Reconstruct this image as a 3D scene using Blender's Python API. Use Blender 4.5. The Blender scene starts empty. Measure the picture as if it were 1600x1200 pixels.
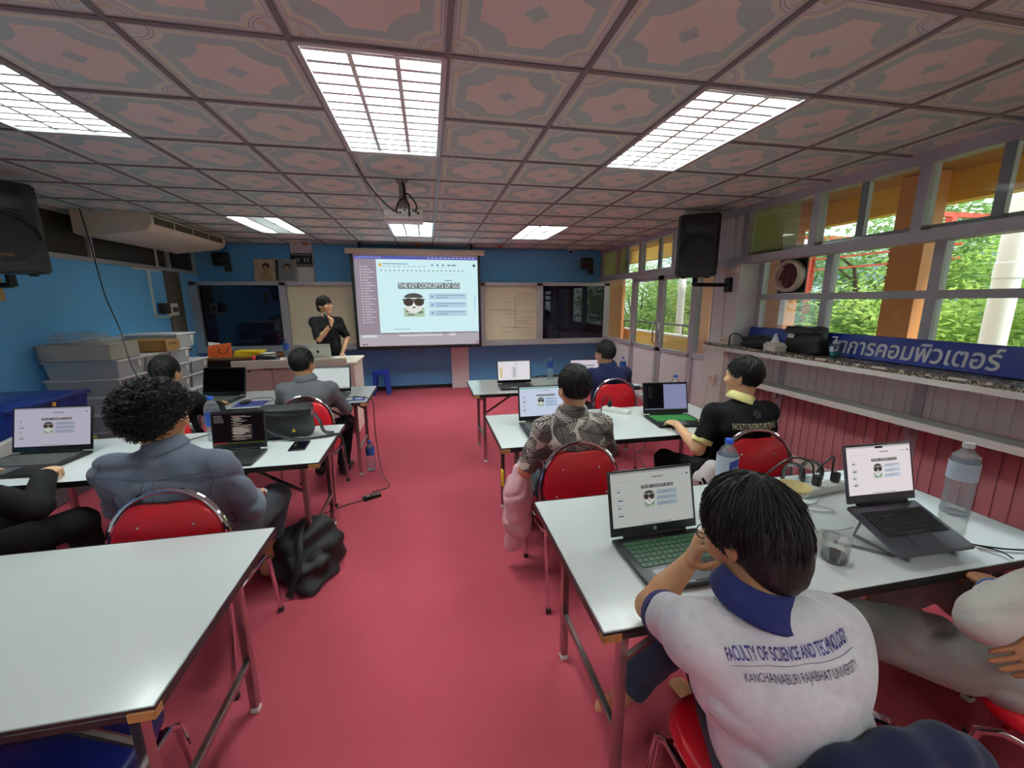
import bpy, bmesh, math, random
import numpy as np
from mathutils import Vector, Matrix, Euler
from mathutils.bvhtree import BVHTree
SC = bpy.context.scene
COL = SC.collection
PI = math.pi
random.seed(7)
rng = np.random.default_rng(7)

# ------------------------------------------------------------------ camera
cam_d = bpy.data.cameras.new('camera')
cam_d.sensor_fit = 'HORIZONTAL'; cam_d.sensor_width = 36.0
cam_d.lens = 635.32 / 1600 * 36.0
cam_d.clip_start = 0.02; cam_d.clip_end = 300
cam = bpy.data.objects.new('camera', cam_d); COL.objects.link(cam)
yaw, pitch, roll = 0.198, 0.1995, -0.0059
right = Vector((math.cos(yaw), -math.sin(yaw), 0)); fw = Vector((math.sin(yaw), math.cos(yaw), 0)); up = Vector((0, 0, 1))
f2 = fw*math.cos(pitch) - up*math.sin(pitch); u2 = up*math.cos(pitch) + fw*math.sin(pitch)
r3 = right*math.cos(roll) + u2*math.sin(roll); u3 = u2*math.cos(roll) - right*math.sin(roll)
cm = Matrix((r3, u3, -f2)).transposed().to_4x4(); cm.translation = Vector((0, 0, 1.645))
cam.matrix_world = cm
SC.camera = cam
# ------------------------------------------------------------------ world, sun, exposure
SC.view_settings.view_transform = 'Standard'; SC.view_settings.look = 'None'
SC.view_settings.gamma = 1.0; SC.view_settings.use_curve_mapping = False
SC.view_settings.exposure = 0.88
SC.cycles.max_bounces = 8; SC.cycles.diffuse_bounces = 5; SC.cycles.glossy_bounces = 4
SC.cycles.transmission_bounces = 6; SC.cycles.transparent_max_bounces = 16
SC.cycles.caustics_reflective = False; SC.cycles.caustics_refractive = False
SC.cycles.sample_clamp_indirect = 6.0
W = bpy.data.worlds.new('sky'); SC.world = W; W.use_nodes = True
_bg = W.node_tree.nodes['Background']
_sky = W.node_tree.nodes.new('ShaderNodeTexSky'); _sky.sky_type = 'HOSEK_WILKIE'
_sky.sun_direction = (0.35, -0.45, 0.82); _sky.turbidity = 6.0; _sky.ground_albedo = 0.3
_mx = W.node_tree.nodes.new('ShaderNodeMix'); _mx.data_type = 'RGBA'
_mx.inputs[0].default_value = 0.72
_mx.inputs[7].default_value = (0.82, 0.93, 1.0, 1)
W.node_tree.links.new(_sky.outputs[0], _mx.inputs[6]); W.node_tree.links.new(_mx.outputs[2], _bg.inputs[0])
_bg.inputs[1].default_value = 2.1
sun_d = bpy.data.lights.new('sun', 'SUN'); sun_d.energy = 3.2; sun_d.angle = math.radians(12); sun_d.color = (1, .95, .86)
sun = bpy.data.objects.new('sun', sun_d); COL.objects.link(sun)
sun.rotation_euler = Vector((-0.35, 0.45, -0.82)).to_track_quat('-Z', 'Y').to_euler()
TUBE_POWER = 52.0

# ------------------------------------------------------------------ materials
def lin(c):
    return tuple((x/12.92 if x <= .04045 else ((x+.055)/1.055)**2.4) for x in c)
def rgb(r, g, b): return lin((r/255, g/255, b/255))
class E:                                            # node expression
    def __init__(s, nt, sock): s.nt, s.s = nt, sock
    def op(s, o, *a):
        n = s.nt.nodes.new('ShaderNodeMath'); n.operation = o
        for i, x in enumerate((s,)+a):
            if isinstance(x, E): s.nt.links.new(x.s, n.inputs[i])
            else: n.inputs[i].default_value = x
        return E(s.nt, n.outputs[0])
    def __add__(s, o): return s.op('ADD', o)
    def __sub__(s, o): return s.op('SUBTRACT', o)
    def __mul__(s, o): return s.op('MULTIPLY', o)
    def __rsub__(s, o): return (s*-1.0)+o
    def fr(s): return s.op('FRACT')
    def abs(s): return s.op('ABSOLUTE')
    def max(s, o): return s.op('MAXIMUM', o)
    def min(s, o): return s.op('MINIMUM', o)
    def lt(s, o): return s.op('LESS_THAN', o)
    def gt(s, o): return s.op('GREATER_THAN', o)
    def sqrt(s): return s.op('SQRT')
    def sin(s): return s.op('SINE')
def coords(nt, which='Object'):
    t = nt.nodes.new('ShaderNodeTexCoord'); sp = nt.nodes.new('ShaderNodeSeparateXYZ')
    nt.links.new(t.outputs[which], sp.inputs[0])
    return t.outputs[which], [E(nt, sp.outputs[i]) for i in range(3)]
def mixc(nt, fac, a, b):
    n = nt.nodes.new('ShaderNodeMix'); n.data_type = 'RGBA'
    for i, x in ((0, fac), (6, a), (7, b)):
        if isinstance(x, E): nt.links.new(x.s, n.inputs[i])
        elif hasattr(x, 'is_output'): nt.links.new(x, n.inputs[i])
        else: n.inputs[i].default_value = x if i == 0 else (*x, 1)
    return n.outputs[2]
def noise(nt, vec, scale, detail=3, rough=.5):
    n = nt.nodes.new('ShaderNodeTexNoise'); n.inputs['Scale'].default_value = scale
    n.inputs['Detail'].default_value = detail; n.inputs['Roughness'].default_value = rough
    nt.links.new(vec, n.inputs['Vector']); return E(nt, n.outputs['Fac'])
def mat(name, col, rough=.5, metal=0., nz=None, bump=None, trans=0., emit=None, spec=None, coat=0., ior=None, sheen=0.):
    """procedural principled material: nz = (scale, amount) colour mottling, bump = (scale, strength)"""
    m = bpy.data.materials.new(name); m.use_nodes = True; nt = m.node_tree
    b = nt.nodes['Principled BSDF']
    b.inputs['Base Color'].default_value = (*col, 1); b.inputs['Roughness'].default_value = rough
    b.inputs['Metallic'].default_value = metal; b.inputs['Transmission Weight'].default_value = trans
    if spec is not None: b.inputs['Specular IOR Level'].default_value = spec
    if ior: b.inputs['IOR'].default_value = ior
    if coat: b.inputs['Coat Weight'].default_value = coat; b.inputs['Coat Roughness'].default_value = .08
    if sheen: b.inputs['Sheen Weight'].default_value = sheen
    if emit: b.inputs['Emission Color'].default_value = (*emit[0], 1); b.inputs['Emission Strength'].default_value = emit[1]
    vec = None
    if nz or bump: vec, _ = coords(nt)
    if nz:
        n = noise(nt, vec, nz[0])
        k = nz[1]
        nt.links.new(mixc(nt, n, tuple(max(0, c*(1-k)) for c in col), tuple(min(1, c*(1+k)) for c in col)), b.inputs['Base Color'])
    if bump:
        n = noise(nt, vec, bump[0], 4)
        bp = nt.nodes.new('ShaderNodeBump'); bp.inputs['Strength'].default_value = bump[1]; bp.inputs['Distance'].default_value = .004
        nt.links.new(n.s, bp.inputs['Height']); nt.links.new(bp.outputs[0], b.inputs['Normal'])
    return m
def clear_mat(name, tint, gloss=.25, rough=.03, milky=0.):
    """thin clear pane or plastic: straight-through light with a fresnel sheen"""
    m = bpy.data.materials.new(name); m.use_nodes = True; nt = m.node_tree; nt.nodes.clear()
    out = nt.nodes.new('ShaderNodeOutputMaterial'); tr = nt.nodes.new('ShaderNodeBsdfTransparent'); gl = nt.nodes.new('ShaderNodeBsdfGlossy')
    tr.inputs[0].default_value = (*tint, 1); gl.inputs['Roughness'].default_value = rough
    fr = nt.nodes.new('ShaderNodeFresnel'); fr.inputs[0].default_value = 1.45
    k = E(nt, fr.outputs[0])*gloss
    mx = nt.nodes.new('ShaderNodeMixShader'); nt.links.new(k.s, mx.inputs[0])
    base = tr.outputs[0]
    if milky:
        df = nt.nodes.new('ShaderNodeBsdfDiffuse'); df.inputs[0].default_value = (.8, .84, .86, 1)
        m2 = nt.nodes.new('ShaderNodeMixShader'); m2.inputs[0].default_value = milky
        nt.links.new(tr.outputs[0], m2.inputs[1]); nt.links.new(df.outputs[0], m2.inputs[2]); base = m2.outputs[0]
    nt.links.new(base, mx.inputs[1]); nt.links.new(gl.outputs[0], mx.inputs[2])
    nt.links.new(mx.outputs[0], out.inputs[0]); return m
def emit_mat(name, col, s):
    m = bpy.data.materials.new(name); m.use_nodes = True; nt = m.node_tree; nt.nodes.clear()
    o = nt.nodes.new('ShaderNodeOutputMaterial'); e = nt.nodes.new('ShaderNodeEmission')
    e.inputs[0].default_value = (*col, 1); e.inputs[1].default_value = s
    nt.links.new(e.outputs[0], o.inputs[0]); return m

# ------------------------------------------------------------------ mesh builder
class MB:
    def __init__(s): s.v, s.f, s.fm, s.mats, s.M, s.cur = [], [], [], [], Matrix.Identity(4), None
    def at(s, M=None): s.M = M if M is not None else Matrix.Identity(4); return s
    def use(s, m):
        s.cur = m; return s
    def add(s, vs, fs):
        o = len(s.v)
        s.v += [tuple(s.M @ Vector(p)) for p in vs]
        if s.cur not in s.mats: s.mats.append(s.cur)
        k = s.mats.index(s.cur)
        for f in fs: s.f.append(tuple(i+o for i in f)); s.fm.append(k)
        return s
    def box(s, c, d, M=None):
        x, y, z = (q/2 for q in d); M = M or Matrix.Identity(4)
        vs = [Vector(c) + M.to_3x3() @ Vector((a*x, b*y, e*z)) for a in (-1, 1) for b in (-1, 1) for e in (-1, 1)]
        return s.add(vs, [(0, 1, 3, 2), (4, 6, 7, 5), (0, 4, 5, 1), (2, 3, 7, 6), (0, 2, 6, 4), (1, 5, 7, 3)])
    def span(s, a, b): return s.box([(p+q)/2 for p, q in zip(a, b)], [abs(q-p) for p, q in zip(a, b)])
    def rbox(s, c, d, r=.01, seg=2, M=None):
        bm = bmesh.new(); bmesh.ops.create_cube(bm, size=1)
        for v in bm.verts: v.co = Vector((v.co.x*d[0], v.co.y*d[1], v.co.z*d[2]))
        bmesh.ops.bevel(bm, geom=list(bm.edges), offset=min(r, min(d)*.49), segments=seg, profile=.5, affect='EDGES')
        bm.verts.index_update(); R = (M or Matrix.Identity(4)).to_3x3()
        s.add([Vector(c) + R @ v.co for v in bm.verts], [[v.index for v in f.verts] for f in bm.faces]); bm.free(); return s
    def tube(s, pts, r, n=8, closed=False, flat=1.0):
        pts = [Vector(p) for p in pts]; m = len(pts)
        rr = r if isinstance(r, (list, tuple)) else [r]*m
        T = []
        for i in range(m):
            a = pts[i-1] if (i > 0 or closed) else pts[0]; b = pts[(i+1) % m] if (i < m-1 or closed) else pts[-1]
            t = b-a; T.append(t.normalized() if t.length > 1e-9 else Vector((0, 0, 1)))
        ref = Vector((0, 0, 1)) if abs(T[0].z) < .9 else Vector((1, 0, 0))
        N = (ref - T[0]*ref.dot(T[0])).normalized(); vs = []; fs = []
        for i in range(m):
            N = (N - T[i]*N.dot(T[i])).normalized(); B = T[i].cross(N)
            for j in range(n):
                a = 2*PI*j/n; vs.append(pts[i] + (N*math.cos(a)*flat + B*math.sin(a))*rr[i])
        for i in range(m if closed else m-1):
            for j in range(n):
                a, b = i*n+j, i*n+(j+1) % n; c, d = ((i+1) % m)*n+(j+1) % n, ((i+1) % m)*n+j
                fs.append((a, b, c, d))
        if not closed: fs += [tuple(range(n))[::-1], tuple(range((m-1)*n, m*n))]
        return s.add(vs, fs)
    def lathe(s, prof, c=(0, 0, 0), n=24, M=None):
        R = (M or Matrix.Identity(4)).to_3x3(); vs = []; fs = []
        for r, z in prof:
            for j in range(n):
                a = 2*PI*j/n; vs.append(Vector(c) + R @ Vector((r*math.cos(a), r*math.sin(a), z)))
        for i in range(len(prof)-1):
            for j in range(n): fs.append((i*n+j, i*n+(j+1) % n, (i+1)*n+(j+1) % n, (i+1)*n+j))
        if prof[0][0] > 1e-6: fs.append(tuple(range(n))[::-1])
        if prof[-1][0] > 1e-6: fs.append(tuple(range((len(prof)-1)*n, len(prof)*n)))
        return s.add(vs, fs)
    def prism(s, poly, t, M=None):              # poly in local xy, thickness along local z (centred)
        M = M or Matrix.Identity(4); n = len(poly)
        vs = [M @ Vector((x, y, -t/2)) for x, y in poly] + [M @ Vector((x, y, t/2)) for x, y in poly]
        fs = [tuple(range(n))[::-1], tuple(range(n, 2*n))] + [(i, (i+1) % n, n+(i+1) % n, n+i) for i in range(n)]
        return s.add(vs, fs)
    def ell(s, c, r, n=16, M=None):
        R = (M or Matrix.Identity(4)).to_3x3(); m = max(6, n//2)
        pr = [(math.sin(PI*i/m), -math.cos(PI*i/m)) for i in range(m+1)]; vs = []; fs = []
        for q, z in pr:
            for j in range(n):
                a = 2*PI*j/n; vs.append(Vector(c) + R @ Vector((q*math.cos(a)*r[0], q*math.sin(a)*r[1], z*r[2])))
        for i in range(m):
            for j in range(n): fs.append((i*n+j, i*n+(j+1) % n, (i+1)*n+(j+1) % n, (i+1)*n+j))
        return s.add(vs, fs)
    def quad(s, a, b, c, d): return s.add([a, b, c, d], [(0, 1, 2, 3)])
    def mesh(s, name, smooth=35):
        me = bpy.data.meshes.new(name); me.from_pydata(s.v, [], s.f)
        for m in s.mats: me.materials.append(m)
        me.polygons.foreach_set('material_index', s.fm)
        finish(me, smooth); return me
    def build(s, name, parent=None, smooth=35):
        return link(name, s.mesh(name, smooth), parent)
def finish(me, smooth):
    me.validate()
    bm = bmesh.new(); bm.from_mesh(me); bmesh.ops.recalc_face_normals(bm, faces=bm.faces); bm.to_mesh(me); bm.free()
    if smooth:
        me.polygons.foreach_set('use_smooth', [True]*len(me.polygons))
        me.set_sharp_from_angle(angle=math.radians(smooth))
    me.update()
def link(name, data, parent=None):
    o = bpy.data.objects.new(name, data); COL.objects.link(o)
    if parent: o.parent = parent
    return o
def tag(o, label=None, cat=None, group=None, kind=None):
    for k, x in (('label', label), ('category', cat), ('group', group), ('kind', kind)):
        if x: o[k] = x
    return o
def thing(name, label, cat, loc=(0, 0, 0), rz=0, group=None):
    o = bpy.data.objects.new(name, None); COL.objects.link(o); o.empty_display_size = .05
    o.location = loc; o.rotation_euler = (0, 0, rz); return tag(o, label, cat, group)
def struct(name, mb, smooth=None):
    return tag(mb.build(name, None, smooth), kind='structure')
def copy_tree(o, parent=None):
    c = o.copy(); COL.objects.link(c)
    if parent: c.parent = parent
    for ch in list(o.children): copy_tree(ch, c)
    return c
def RZ(a): return Matrix.Rotation(a, 4, 'Z')
def RX(a): return Matrix.Rotation(a, 4, 'X')
def RY(a): return Matrix.Rotation(a, 4, 'Y')
def TR(x, y, z): return Matrix.Translation((x, y, z))
def curve_pts(ctrl, n=8):                        # catmull-rom through the control points
    P = [Vector(p) for p in ctrl]; P = [P[0]*2-P[1]] + P + [P[-1]*2-P[-2]]; out = []
    for i in range(1, len(P)-2):
        for k in range(n):
            t = k/n; a, b, c, d = P[i-1:i+3]
            out.append(.5*((2*b)+(c-a)*t+(2*a-5*b+4*c-d)*t*t+(3*b-a-3*c+d)*t**3))
    return out + [P[-2]]
def text_mesh(s, size, m, extrude=.0005, align='CENTER', bold=0., res=3):
    cu = bpy.data.curves.new('lettering', 'FONT'); cu.body = s; cu.size = size; cu.extrude = extrude
    cu.align_x = align; cu.align_y = 'CENTER'; cu.resolution_u = res; cu.offset = bold
    o = bpy.data.objects.new('lettering', cu); COL.objects.link(o)
    dg = bpy.context.evaluated_depsgraph_get(); me = bpy.data.meshes.new_from_object(o.evaluated_get(dg))
    bpy.data.objects.remove(o); bpy.data.curves.remove(cu)
    me.materials.clear(); me.materials.append(m); return me
def add_text(mb, s, size, m, M, extrude=.0004, width=None, bold=0., align='CENTER'):
    me = text_mesh(s, size, m, extrude, align, bold)
    vs = [v.co.copy() for v in me.vertices]
    if width and vs:
        w = max(v.x for v in vs)-min(v.x for v in vs)
        for v in vs: v.x *= width/w
    old = mb.M; mb.M = old @ M; mb.use(m).add(vs, [tuple(p.vertices) for p in me.polygons]); mb.M = old
    bpy.data.meshes.remove(me)
# ------------------------------------------------------------------ shared materials
def carpet():
    m = mat('red_carpet', rgb(182, 74, 88), .95); nt = m.node_tree; b = nt.nodes['Principled BSDF']; vec, _ = coords(nt)
    n1 = noise(nt, vec, 260, 2); n2 = noise(nt, vec, 2.2, 4)
    c = mixc(nt, n1, rgb(146, 48, 62), rgb(206, 100, 114)); c2 = mixc(nt, n2, rgb(160, 56, 72), rgb(198, 88, 102))
    nt.links.new(mixc(nt, .45, c, c2), b.inputs['Base Color'])
    bp = nt.nodes.new('ShaderNodeBump'); bp.inputs['Strength'].default_value = .5; bp.inputs['Distance'].default_value = .004
    nt.links.new(n1.s, bp.inputs['Height']); nt.links.new(bp.outputs[0], b.inputs['Normal']); b.inputs['Specular IOR Level'].default_value = .15
    return m
def ceiling_mat():
    m = mat('patterned_ceiling_board', (.5, .4, .4), .75); nt = m.node_tree; b = nt.nodes['Principled BSDF']; vec, (x, y, z) = coords(nt)
    u = (((x+.477)*(1/.6)).fr()-.5).abs()*2.0; v = (((y-1.917)*(1/.6)).fr()-.5).abs()*2.0
    def shape(s, c, r):
        d = ((u-c)*(u-c)+(v-c)*(v-c)).sqrt()
        return (u-s).max(v-s).max(d*-1.0+r)
    inner = shape(.65, .72, .49); grey = shape(.80, .92, .42)
    pink = rgb(214, 186, 180); beige = rgb(226, 236, 218); gr = rgb(190, 218, 211); line = rgb(180, 188, 190); salm = rgb(236, 234, 224)
    nz = noise(nt, vec, 34, 4)
    col = mixc(nt, nz, rgb(210, 228, 224), rgb(228, 240, 236))
    corner = ((u-.9)*(u-.9)+(v-.9)*(v-.9)).sqrt().lt(.22)*noise(nt, vec, 46, 2).gt(.53)
    col = mixc(nt, corner, col, rgb(212, 216, 196))
    def band(e, a, bb): return e.gt(a)*e.lt(bb)
    col = mixc(nt, band(grey, .13, .145), col, line)
    col = mixc(nt, band(grey, .02, .085), col, beige)
    col = mixc(nt, band(grey, .085, .098), col, line)
    col = mixc(nt, band(grey, .098, .13), col, rgb(220, 230, 226))
    col = mixc(nt, grey.lt(0.), col, gr)
    col = mixc(nt, inner.lt(0.), col, salm)
    col = mixc(nt, (u+v).lt(.16), col, gr)
    edge = u.max(v)
    col = mixc(nt, band(edge, .93, .945), col, line)
    nt.links.new(col, b.inputs['Base Color']); b.inputs['Specular IOR Level'].default_value = .25
    return m
def wall_paint(name, c, k=.06): return mat(name, c, .6, nz=(1.7, k), bump=(60, .05), spec=.3)
M = dict(
    carpet=carpet(), ceil=ceiling_mat(), tbar=mat('mauve_grid_bar', rgb(126, 126, 126), .38),
    blue=wall_paint('blue_wall_paint', rgb(116, 190, 244)), white=wall_paint('white_wall_paint', rgb(240, 238, 238), .03),
    cream=wall_paint('cream_wall_paint', rgb(226, 220, 206), .04),
    alu=mat('anodised_aluminium', rgb(200, 198, 200), .38, .5, nz=(30, .06)), alud=mat('grey_window_frame', rgb(192, 191, 196), .42, .15, nz=(20, .06)),
    chrome=mat('chrome', rgb(225, 222, 225), .09, 1., nz=(8, .03)), steel=mat('worn_chromed_steel', rgb(176, 166, 164), .24, .9, nz=(25, .16), bump=(90, .06)),
    lam=mat('white_laminate', rgb(226, 234, 234), .16, nz=(3, .02), coat=.25), black=mat('black_plastic', (.012, .012, .013), .42, nz=(40, .2)),
    blackm=mat('black_metal', (.014, .013, .014), .35, .3, nz=(40, .2)), edge=mat('black_table_edge', (.012, .011, .011), .4, nz=(30, .3)),
    wood=mat('bare_wood', rgb(176, 132, 78), .6, nz=(22, .2)), dkwood=mat('brown_wood', rgb(112, 74, 44), .45, nz=(9, .25)),
    redv=mat('red_vinyl', rgb(190, 12, 30), .38, nz=(4, .12), bump=(160, .08), coat=.12), navyv=mat('navy_vinyl', rgb(16, 26, 92), .4, nz=(4, .15), bump=(160, .08)),
    white_pl=mat('white_plastic', rgb(232, 232, 226), .35, nz=(12, .03)), cream_pl=mat('cream_plastic', rgb(238, 226, 204), .45, nz=(12, .05)),
    tube=emit_mat('fluorescent_tube', (.90, 1., .97), TUBE_POWER), refl=mat('white_reflector', rgb(244, 248, 246), .35, nz=(12, .01)),
    glass=clear_mat('window_glass', (.93, .96, .95), .55, .01), dglass=mat('dark_tinted_glass', (.003, .004, .013), .03, nz=(2, .3), spec=.6),
    board=mat('whiteboard_enamel', rgb(236, 228, 196), .22, nz=(1.5, .05)), screen=mat('matte_projection_fabric', rgb(226, 226, 228), .9, nz=(30, .02)),
    granite=None, pvc_bounce=mat('corrugated_panel_red_bounce', rgb(188, 122, 128), .3, nz=(2, .08)), pvc=mat('white_corrugated_panel', rgb(244, 244, 243), .3, nz=(2, .05)),  # red carpet bounce is mixed into the lower panel's colour
    orange=wall_paint('orange_pillar_paint', rgb(216, 146, 92)), yellow=wall_paint('yellow_beam_paint', rgb(246, 198, 88)), ochre=wall_paint('ochre_parapet_paint', rgb(204, 150, 46)),
    soffit=wall_paint('brown_soffit_paint', rgb(170, 120, 70)), redst=mat('red_painted_steel', rgb(206, 72, 46), .5, nz=(8, .1)),
)
def granite():
    m = mat('speckled_granite', (.4, .4, .4), .25); nt = m.node_tree; b = nt.nodes['Principled BSDF']; vec, _ = coords(nt)
    n = nt.nodes.new('ShaderNodeTexVoronoi'); n.inputs['Scale'].default_value = 90; nt.links.new(vec, n.inputs['Vector'])
    sp = nt.nodes.new('ShaderNodeSeparateColor'); nt.links.new(n.outputs['Color'], sp.inputs[0])
    c = mixc(nt, E(nt, sp.outputs[0]).gt(.6), rgb(96, 88, 78), rgb(176, 166, 146)); c = mixc(nt, E(nt, sp.outputs[1]).gt(.8), c, rgb(40, 36, 34))
    nt.links.new(c, b.inputs['Base Color']); return m
M['granite'] = granite()

# ------------------------------------------------------------------ room shell
XL, XR, XB, YF, YB, H = -3.78, 3.44, 3.67, 7.95, -2.9, 2.64
mb = MB().use(M['carpet']); mb.span((XL-.1, YB-.1, -.05), (XB+.05, YF+.1, 0)); struct('floor', mb)
lights = [(0, 0), (3, 0), (-3, 0), (0, 6), (3, 6), (-3, 6), (0, -6), (3, -6), (-3, -6)]
holes = {(c, r+k) for c, r in lights for k in (0, 1)}
mb = MB().use(M['ceil'])
for i in range(-6, 8):
    for j in range(-9, 12):
        if (i, j) in holes: continue
        x0, x1 = max(XL, -.477+.6*i), min(XR, -.477+.6*(i+1)); y0, y1 = max(YB, 1.917+.6*j), min(YF, 1.917+.6*(j+1))
        if x1-x0 > .01 and y1-y0 > .01: mb.quad((x0, y0, H), (x0, y1, H), (x1, y1, H), (x1, y0, H))
ceil = struct('ceiling', mb)
mb = MB().use(M['tbar'])
for i in range(-5, 7): mb.box((-.477+.6*i, (YB+YF)/2, H-.003), (.024, YF-YB, .008))
for j in range(-8, 11):
    for i in range(-6, 8):
        if (i, j) in holes and (i, j-1) in holes: continue
        x0, x1 = max(XL, -.477+.6*i), min(XR, -.477+.6*(i+1))
        if x1 > x0: mb.span((x0, 1.905+.6*j, H-.007), (x1, 1.929+.6*j, H))
mb.build('grid_bars', ceil, None)
# walls
mb = MB().use(M['blue']); mb.span((XL-.1, YB, 0), (XL, YF, 2.12)); mb.use(M['cream']).span((XL-.1, YB, 2.12), (XL-.04, YF, H)); struct('wall_left', mb)
mb = MB().use(M['blue']); mb.span((XL-.1, YF, 0), (XR+.1, YF+.1, H+.1)); struct('wall_front', mb)
mb = MB().use(M['white']); mb.span((XL-.1, YB-.1, 0), (XB+.1, YB, H)); struct('wall_back', mb)
mb = MB().use(M['white'])
mb.span((-2.27, YF-.1, 1.9), (-1.93, YF, H)); mb.span((.39, YF-.1, 0), (.72, YF, 1.0)); struct('trim_1', mb)   # white pilasters on the blue wall
mb = MB().use(M['black']); mb.span((XL, YF-.012, 0), (XR, YF, .07)); struct('baseboard_front', mb)
# dark ventilation strip and frame of the left wall
dark_glass = mat('dim_louvre_glass', rgb(60, 58, 48), .25, nz=(3, .25))
mb = MB().use(M['alu']); mb.span((XL-.04, YB, 2.12), (XL+.03, YF, 2.17))
for y in (-1.2, .6, 2.4, 4.1, 5.75, 7.2, 7.9): mb.span((XL-.04, y-.03, 2.15), (XL+.015, y+.03, H))
mb.span((XL-.04, YB, 2.60), (XL+.02, YF, H)); mb.use(dark_glass).span((XL-.035, YB, 2.16), (XL-.02, YF, 2.61)); struct('window_1', mb)
mb = MB().use(mat('brown_conduit_panel', rgb(92, 84, 74), .5, nz=(6, .15))); mb.span((XL, 7.02, .9), (XL+.025, 7.38, 2.12)); struct('trim_2', mb)

# corrugated panel helper: vertical ribs along y at plane x facing -x
def ribbed(mb, x, y0, y1, z0, z1, pitch=.075, d=.006):
    n = max(1, int((y1-y0)/pitch)); p = (y1-y0)/n
    for i in range(n): mb.span((x-d, y0+i*p+.006, z0), (x+.01, y0+(i+1)*p-.006, z1))
    mb.span((x, y0, z0), (x+.015, y1, z1))
# right wall, door stretch (x = XR), y 4.45 .. 8.25
mb = MB().use(M['pvc'])
ribbed(mb, XR, 4.5, 4.82, .04, .93, .04, .004); ribbed(mb, XR, 6.52, YF, .04, .93, .04, .004)
mb.use(M['alud'])
for y in (4.47, 4.84, 6.53, 7.9): mb.span((XR-.035, y-.03, 0), (XR+.05, y+.03, 2.03))
mb.span((XR-.03, 4.45, .9), (XR+.04, 4.84, .96)); mb.span((XR-.03, 6.53, .9), (XR+.04, YF, .96))
mb.span((XR-.05, 4.45, 2.03), (XR+.08, YF, 2.12)); struct('wall_right', mb)
mb = MB().use(M['glass']); mb.span((XR+.01, 4.87, .96), (XR+.014, 4.5, 2.03)); mb.span((XR+.01, 6.56, .96), (XR+.014, 7.88, 2.03)); struct('window_2', mb)
for k, (y0, y1) in enumerate(((4.87, 5.66), (5.69, 6.50))):
    mb = MB().use(M['alud'])
    for y in (y0+.03, y1-.03): mb.span((XR-.025, y-.03, .04), (XR+.025, y+.03, 2.02))
    mb.span((XR-.025, y0, 1.95), (XR+.025, y1, 2.02)); mb.span((XR-.025, y0, .89), (XR+.025, y1, .95)); mb.span((XR-.025, y0, .04), (XR+.025, y1, .1))
    mb.use(M['pvc']); ribbed(mb, XR-.005, y0+.06, y1-.06, .1, .9, .04, .004)
    d = struct('door_%d' % (k+1), mb)
    MB().use(M['glass']).span((XR, y0+.06, .95), (XR+.004, y1-.06, 1.95)).build('door_glass', d, None)
    yh = y1-.06 if k == 0 else y0+.06
    MB().use(M['chrome']).tube([(XR-.03, yh, 1.0), (XR-.07, yh, 1.03), (XR-.07, yh, 1.32), (XR-.03, yh, 1.35)], .011, 10).build('door_handle', d)
# column between door and bay, with returns
mb = MB().use(M['white']); mb.span((XR-.05, 4.06, 0), (XB+.1, 4.45, 2.05)); mb.span((XR-.065, 4.25, 1.1), (XR-.05, 4.29, 2.05)); struct('trim_3', mb)
CURT = mat('cream_curtained_glass', rgb(226, 224, 180), .12, nz=(2, .08), coat=.3); _nt = CURT.node_tree; _tl = _nt.nodes.new('ShaderNodeBsdfTranslucent'); _tl.inputs[0].default_value = (.8, .8, .55, 1); _mx2 = _nt.nodes.new('ShaderNodeMixShader'); _mx2.inputs[0].default_value = .65
_nt.links.new(_nt.nodes['Principled BSDF'].outputs[0], _mx2.inputs[1]); _nt.links.new(_tl.outputs[0], _mx2.inputs[2]); _nt.links.new(_mx2.outputs[0], _nt.nodes['Material Output'].inputs[0])
# transom: bar, mullions, ribbed panel over the column, sliding panes
mb = MB().use(M['alud'])
mb.span((XR-.04, YB, 2.04), (XR+.10, 4.45, 2.12)); mb.span((XR-.04, YB, 2.56), (XR+.06, YF, H))
for y in (-1.2, 0., .95, 1.62, 2.42, 3.24, 4.06, 4.6, 5.4, 6.35, 7.2, 7.9): mb.span((XR-.03, y-.035, 2.1), (XR+.06, y+.035, 2.6))
for y in (2.02, 2.86, 5.0, 5.85, 6.9): mb.span((XR+.02, y-.03, 2.1), (XR+.06, y+.03, 2.6))
mb.use(M['pvc']); ribbed(mb, XR-.02, 4.06, 4.6, 2.1, 2.6, .06, .008); struct('trim_4', mb)
mb = MB().use(M['glass']); mb.span((XR+.01, YB, 2.12), (XR+.014, 4.06, 2.58)); mb.span((XR+.01, 4.6, 2.12), (XR+.014, YF, 2.58)); struct('window_3', mb)
mb = MB().use(CURT)
mb.span((XR+.025, 3.45, 2.13), (XR+.03, 4.02, 2.57)); mb.span((XR+.025, 7.25, 2.13), (XR+.03, 7.86, 2.57)); mb.span((XR+.025, 6.95, 2.13), (XR+.03, 7.16, 2.57)); struct('window_4', mb)
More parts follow.
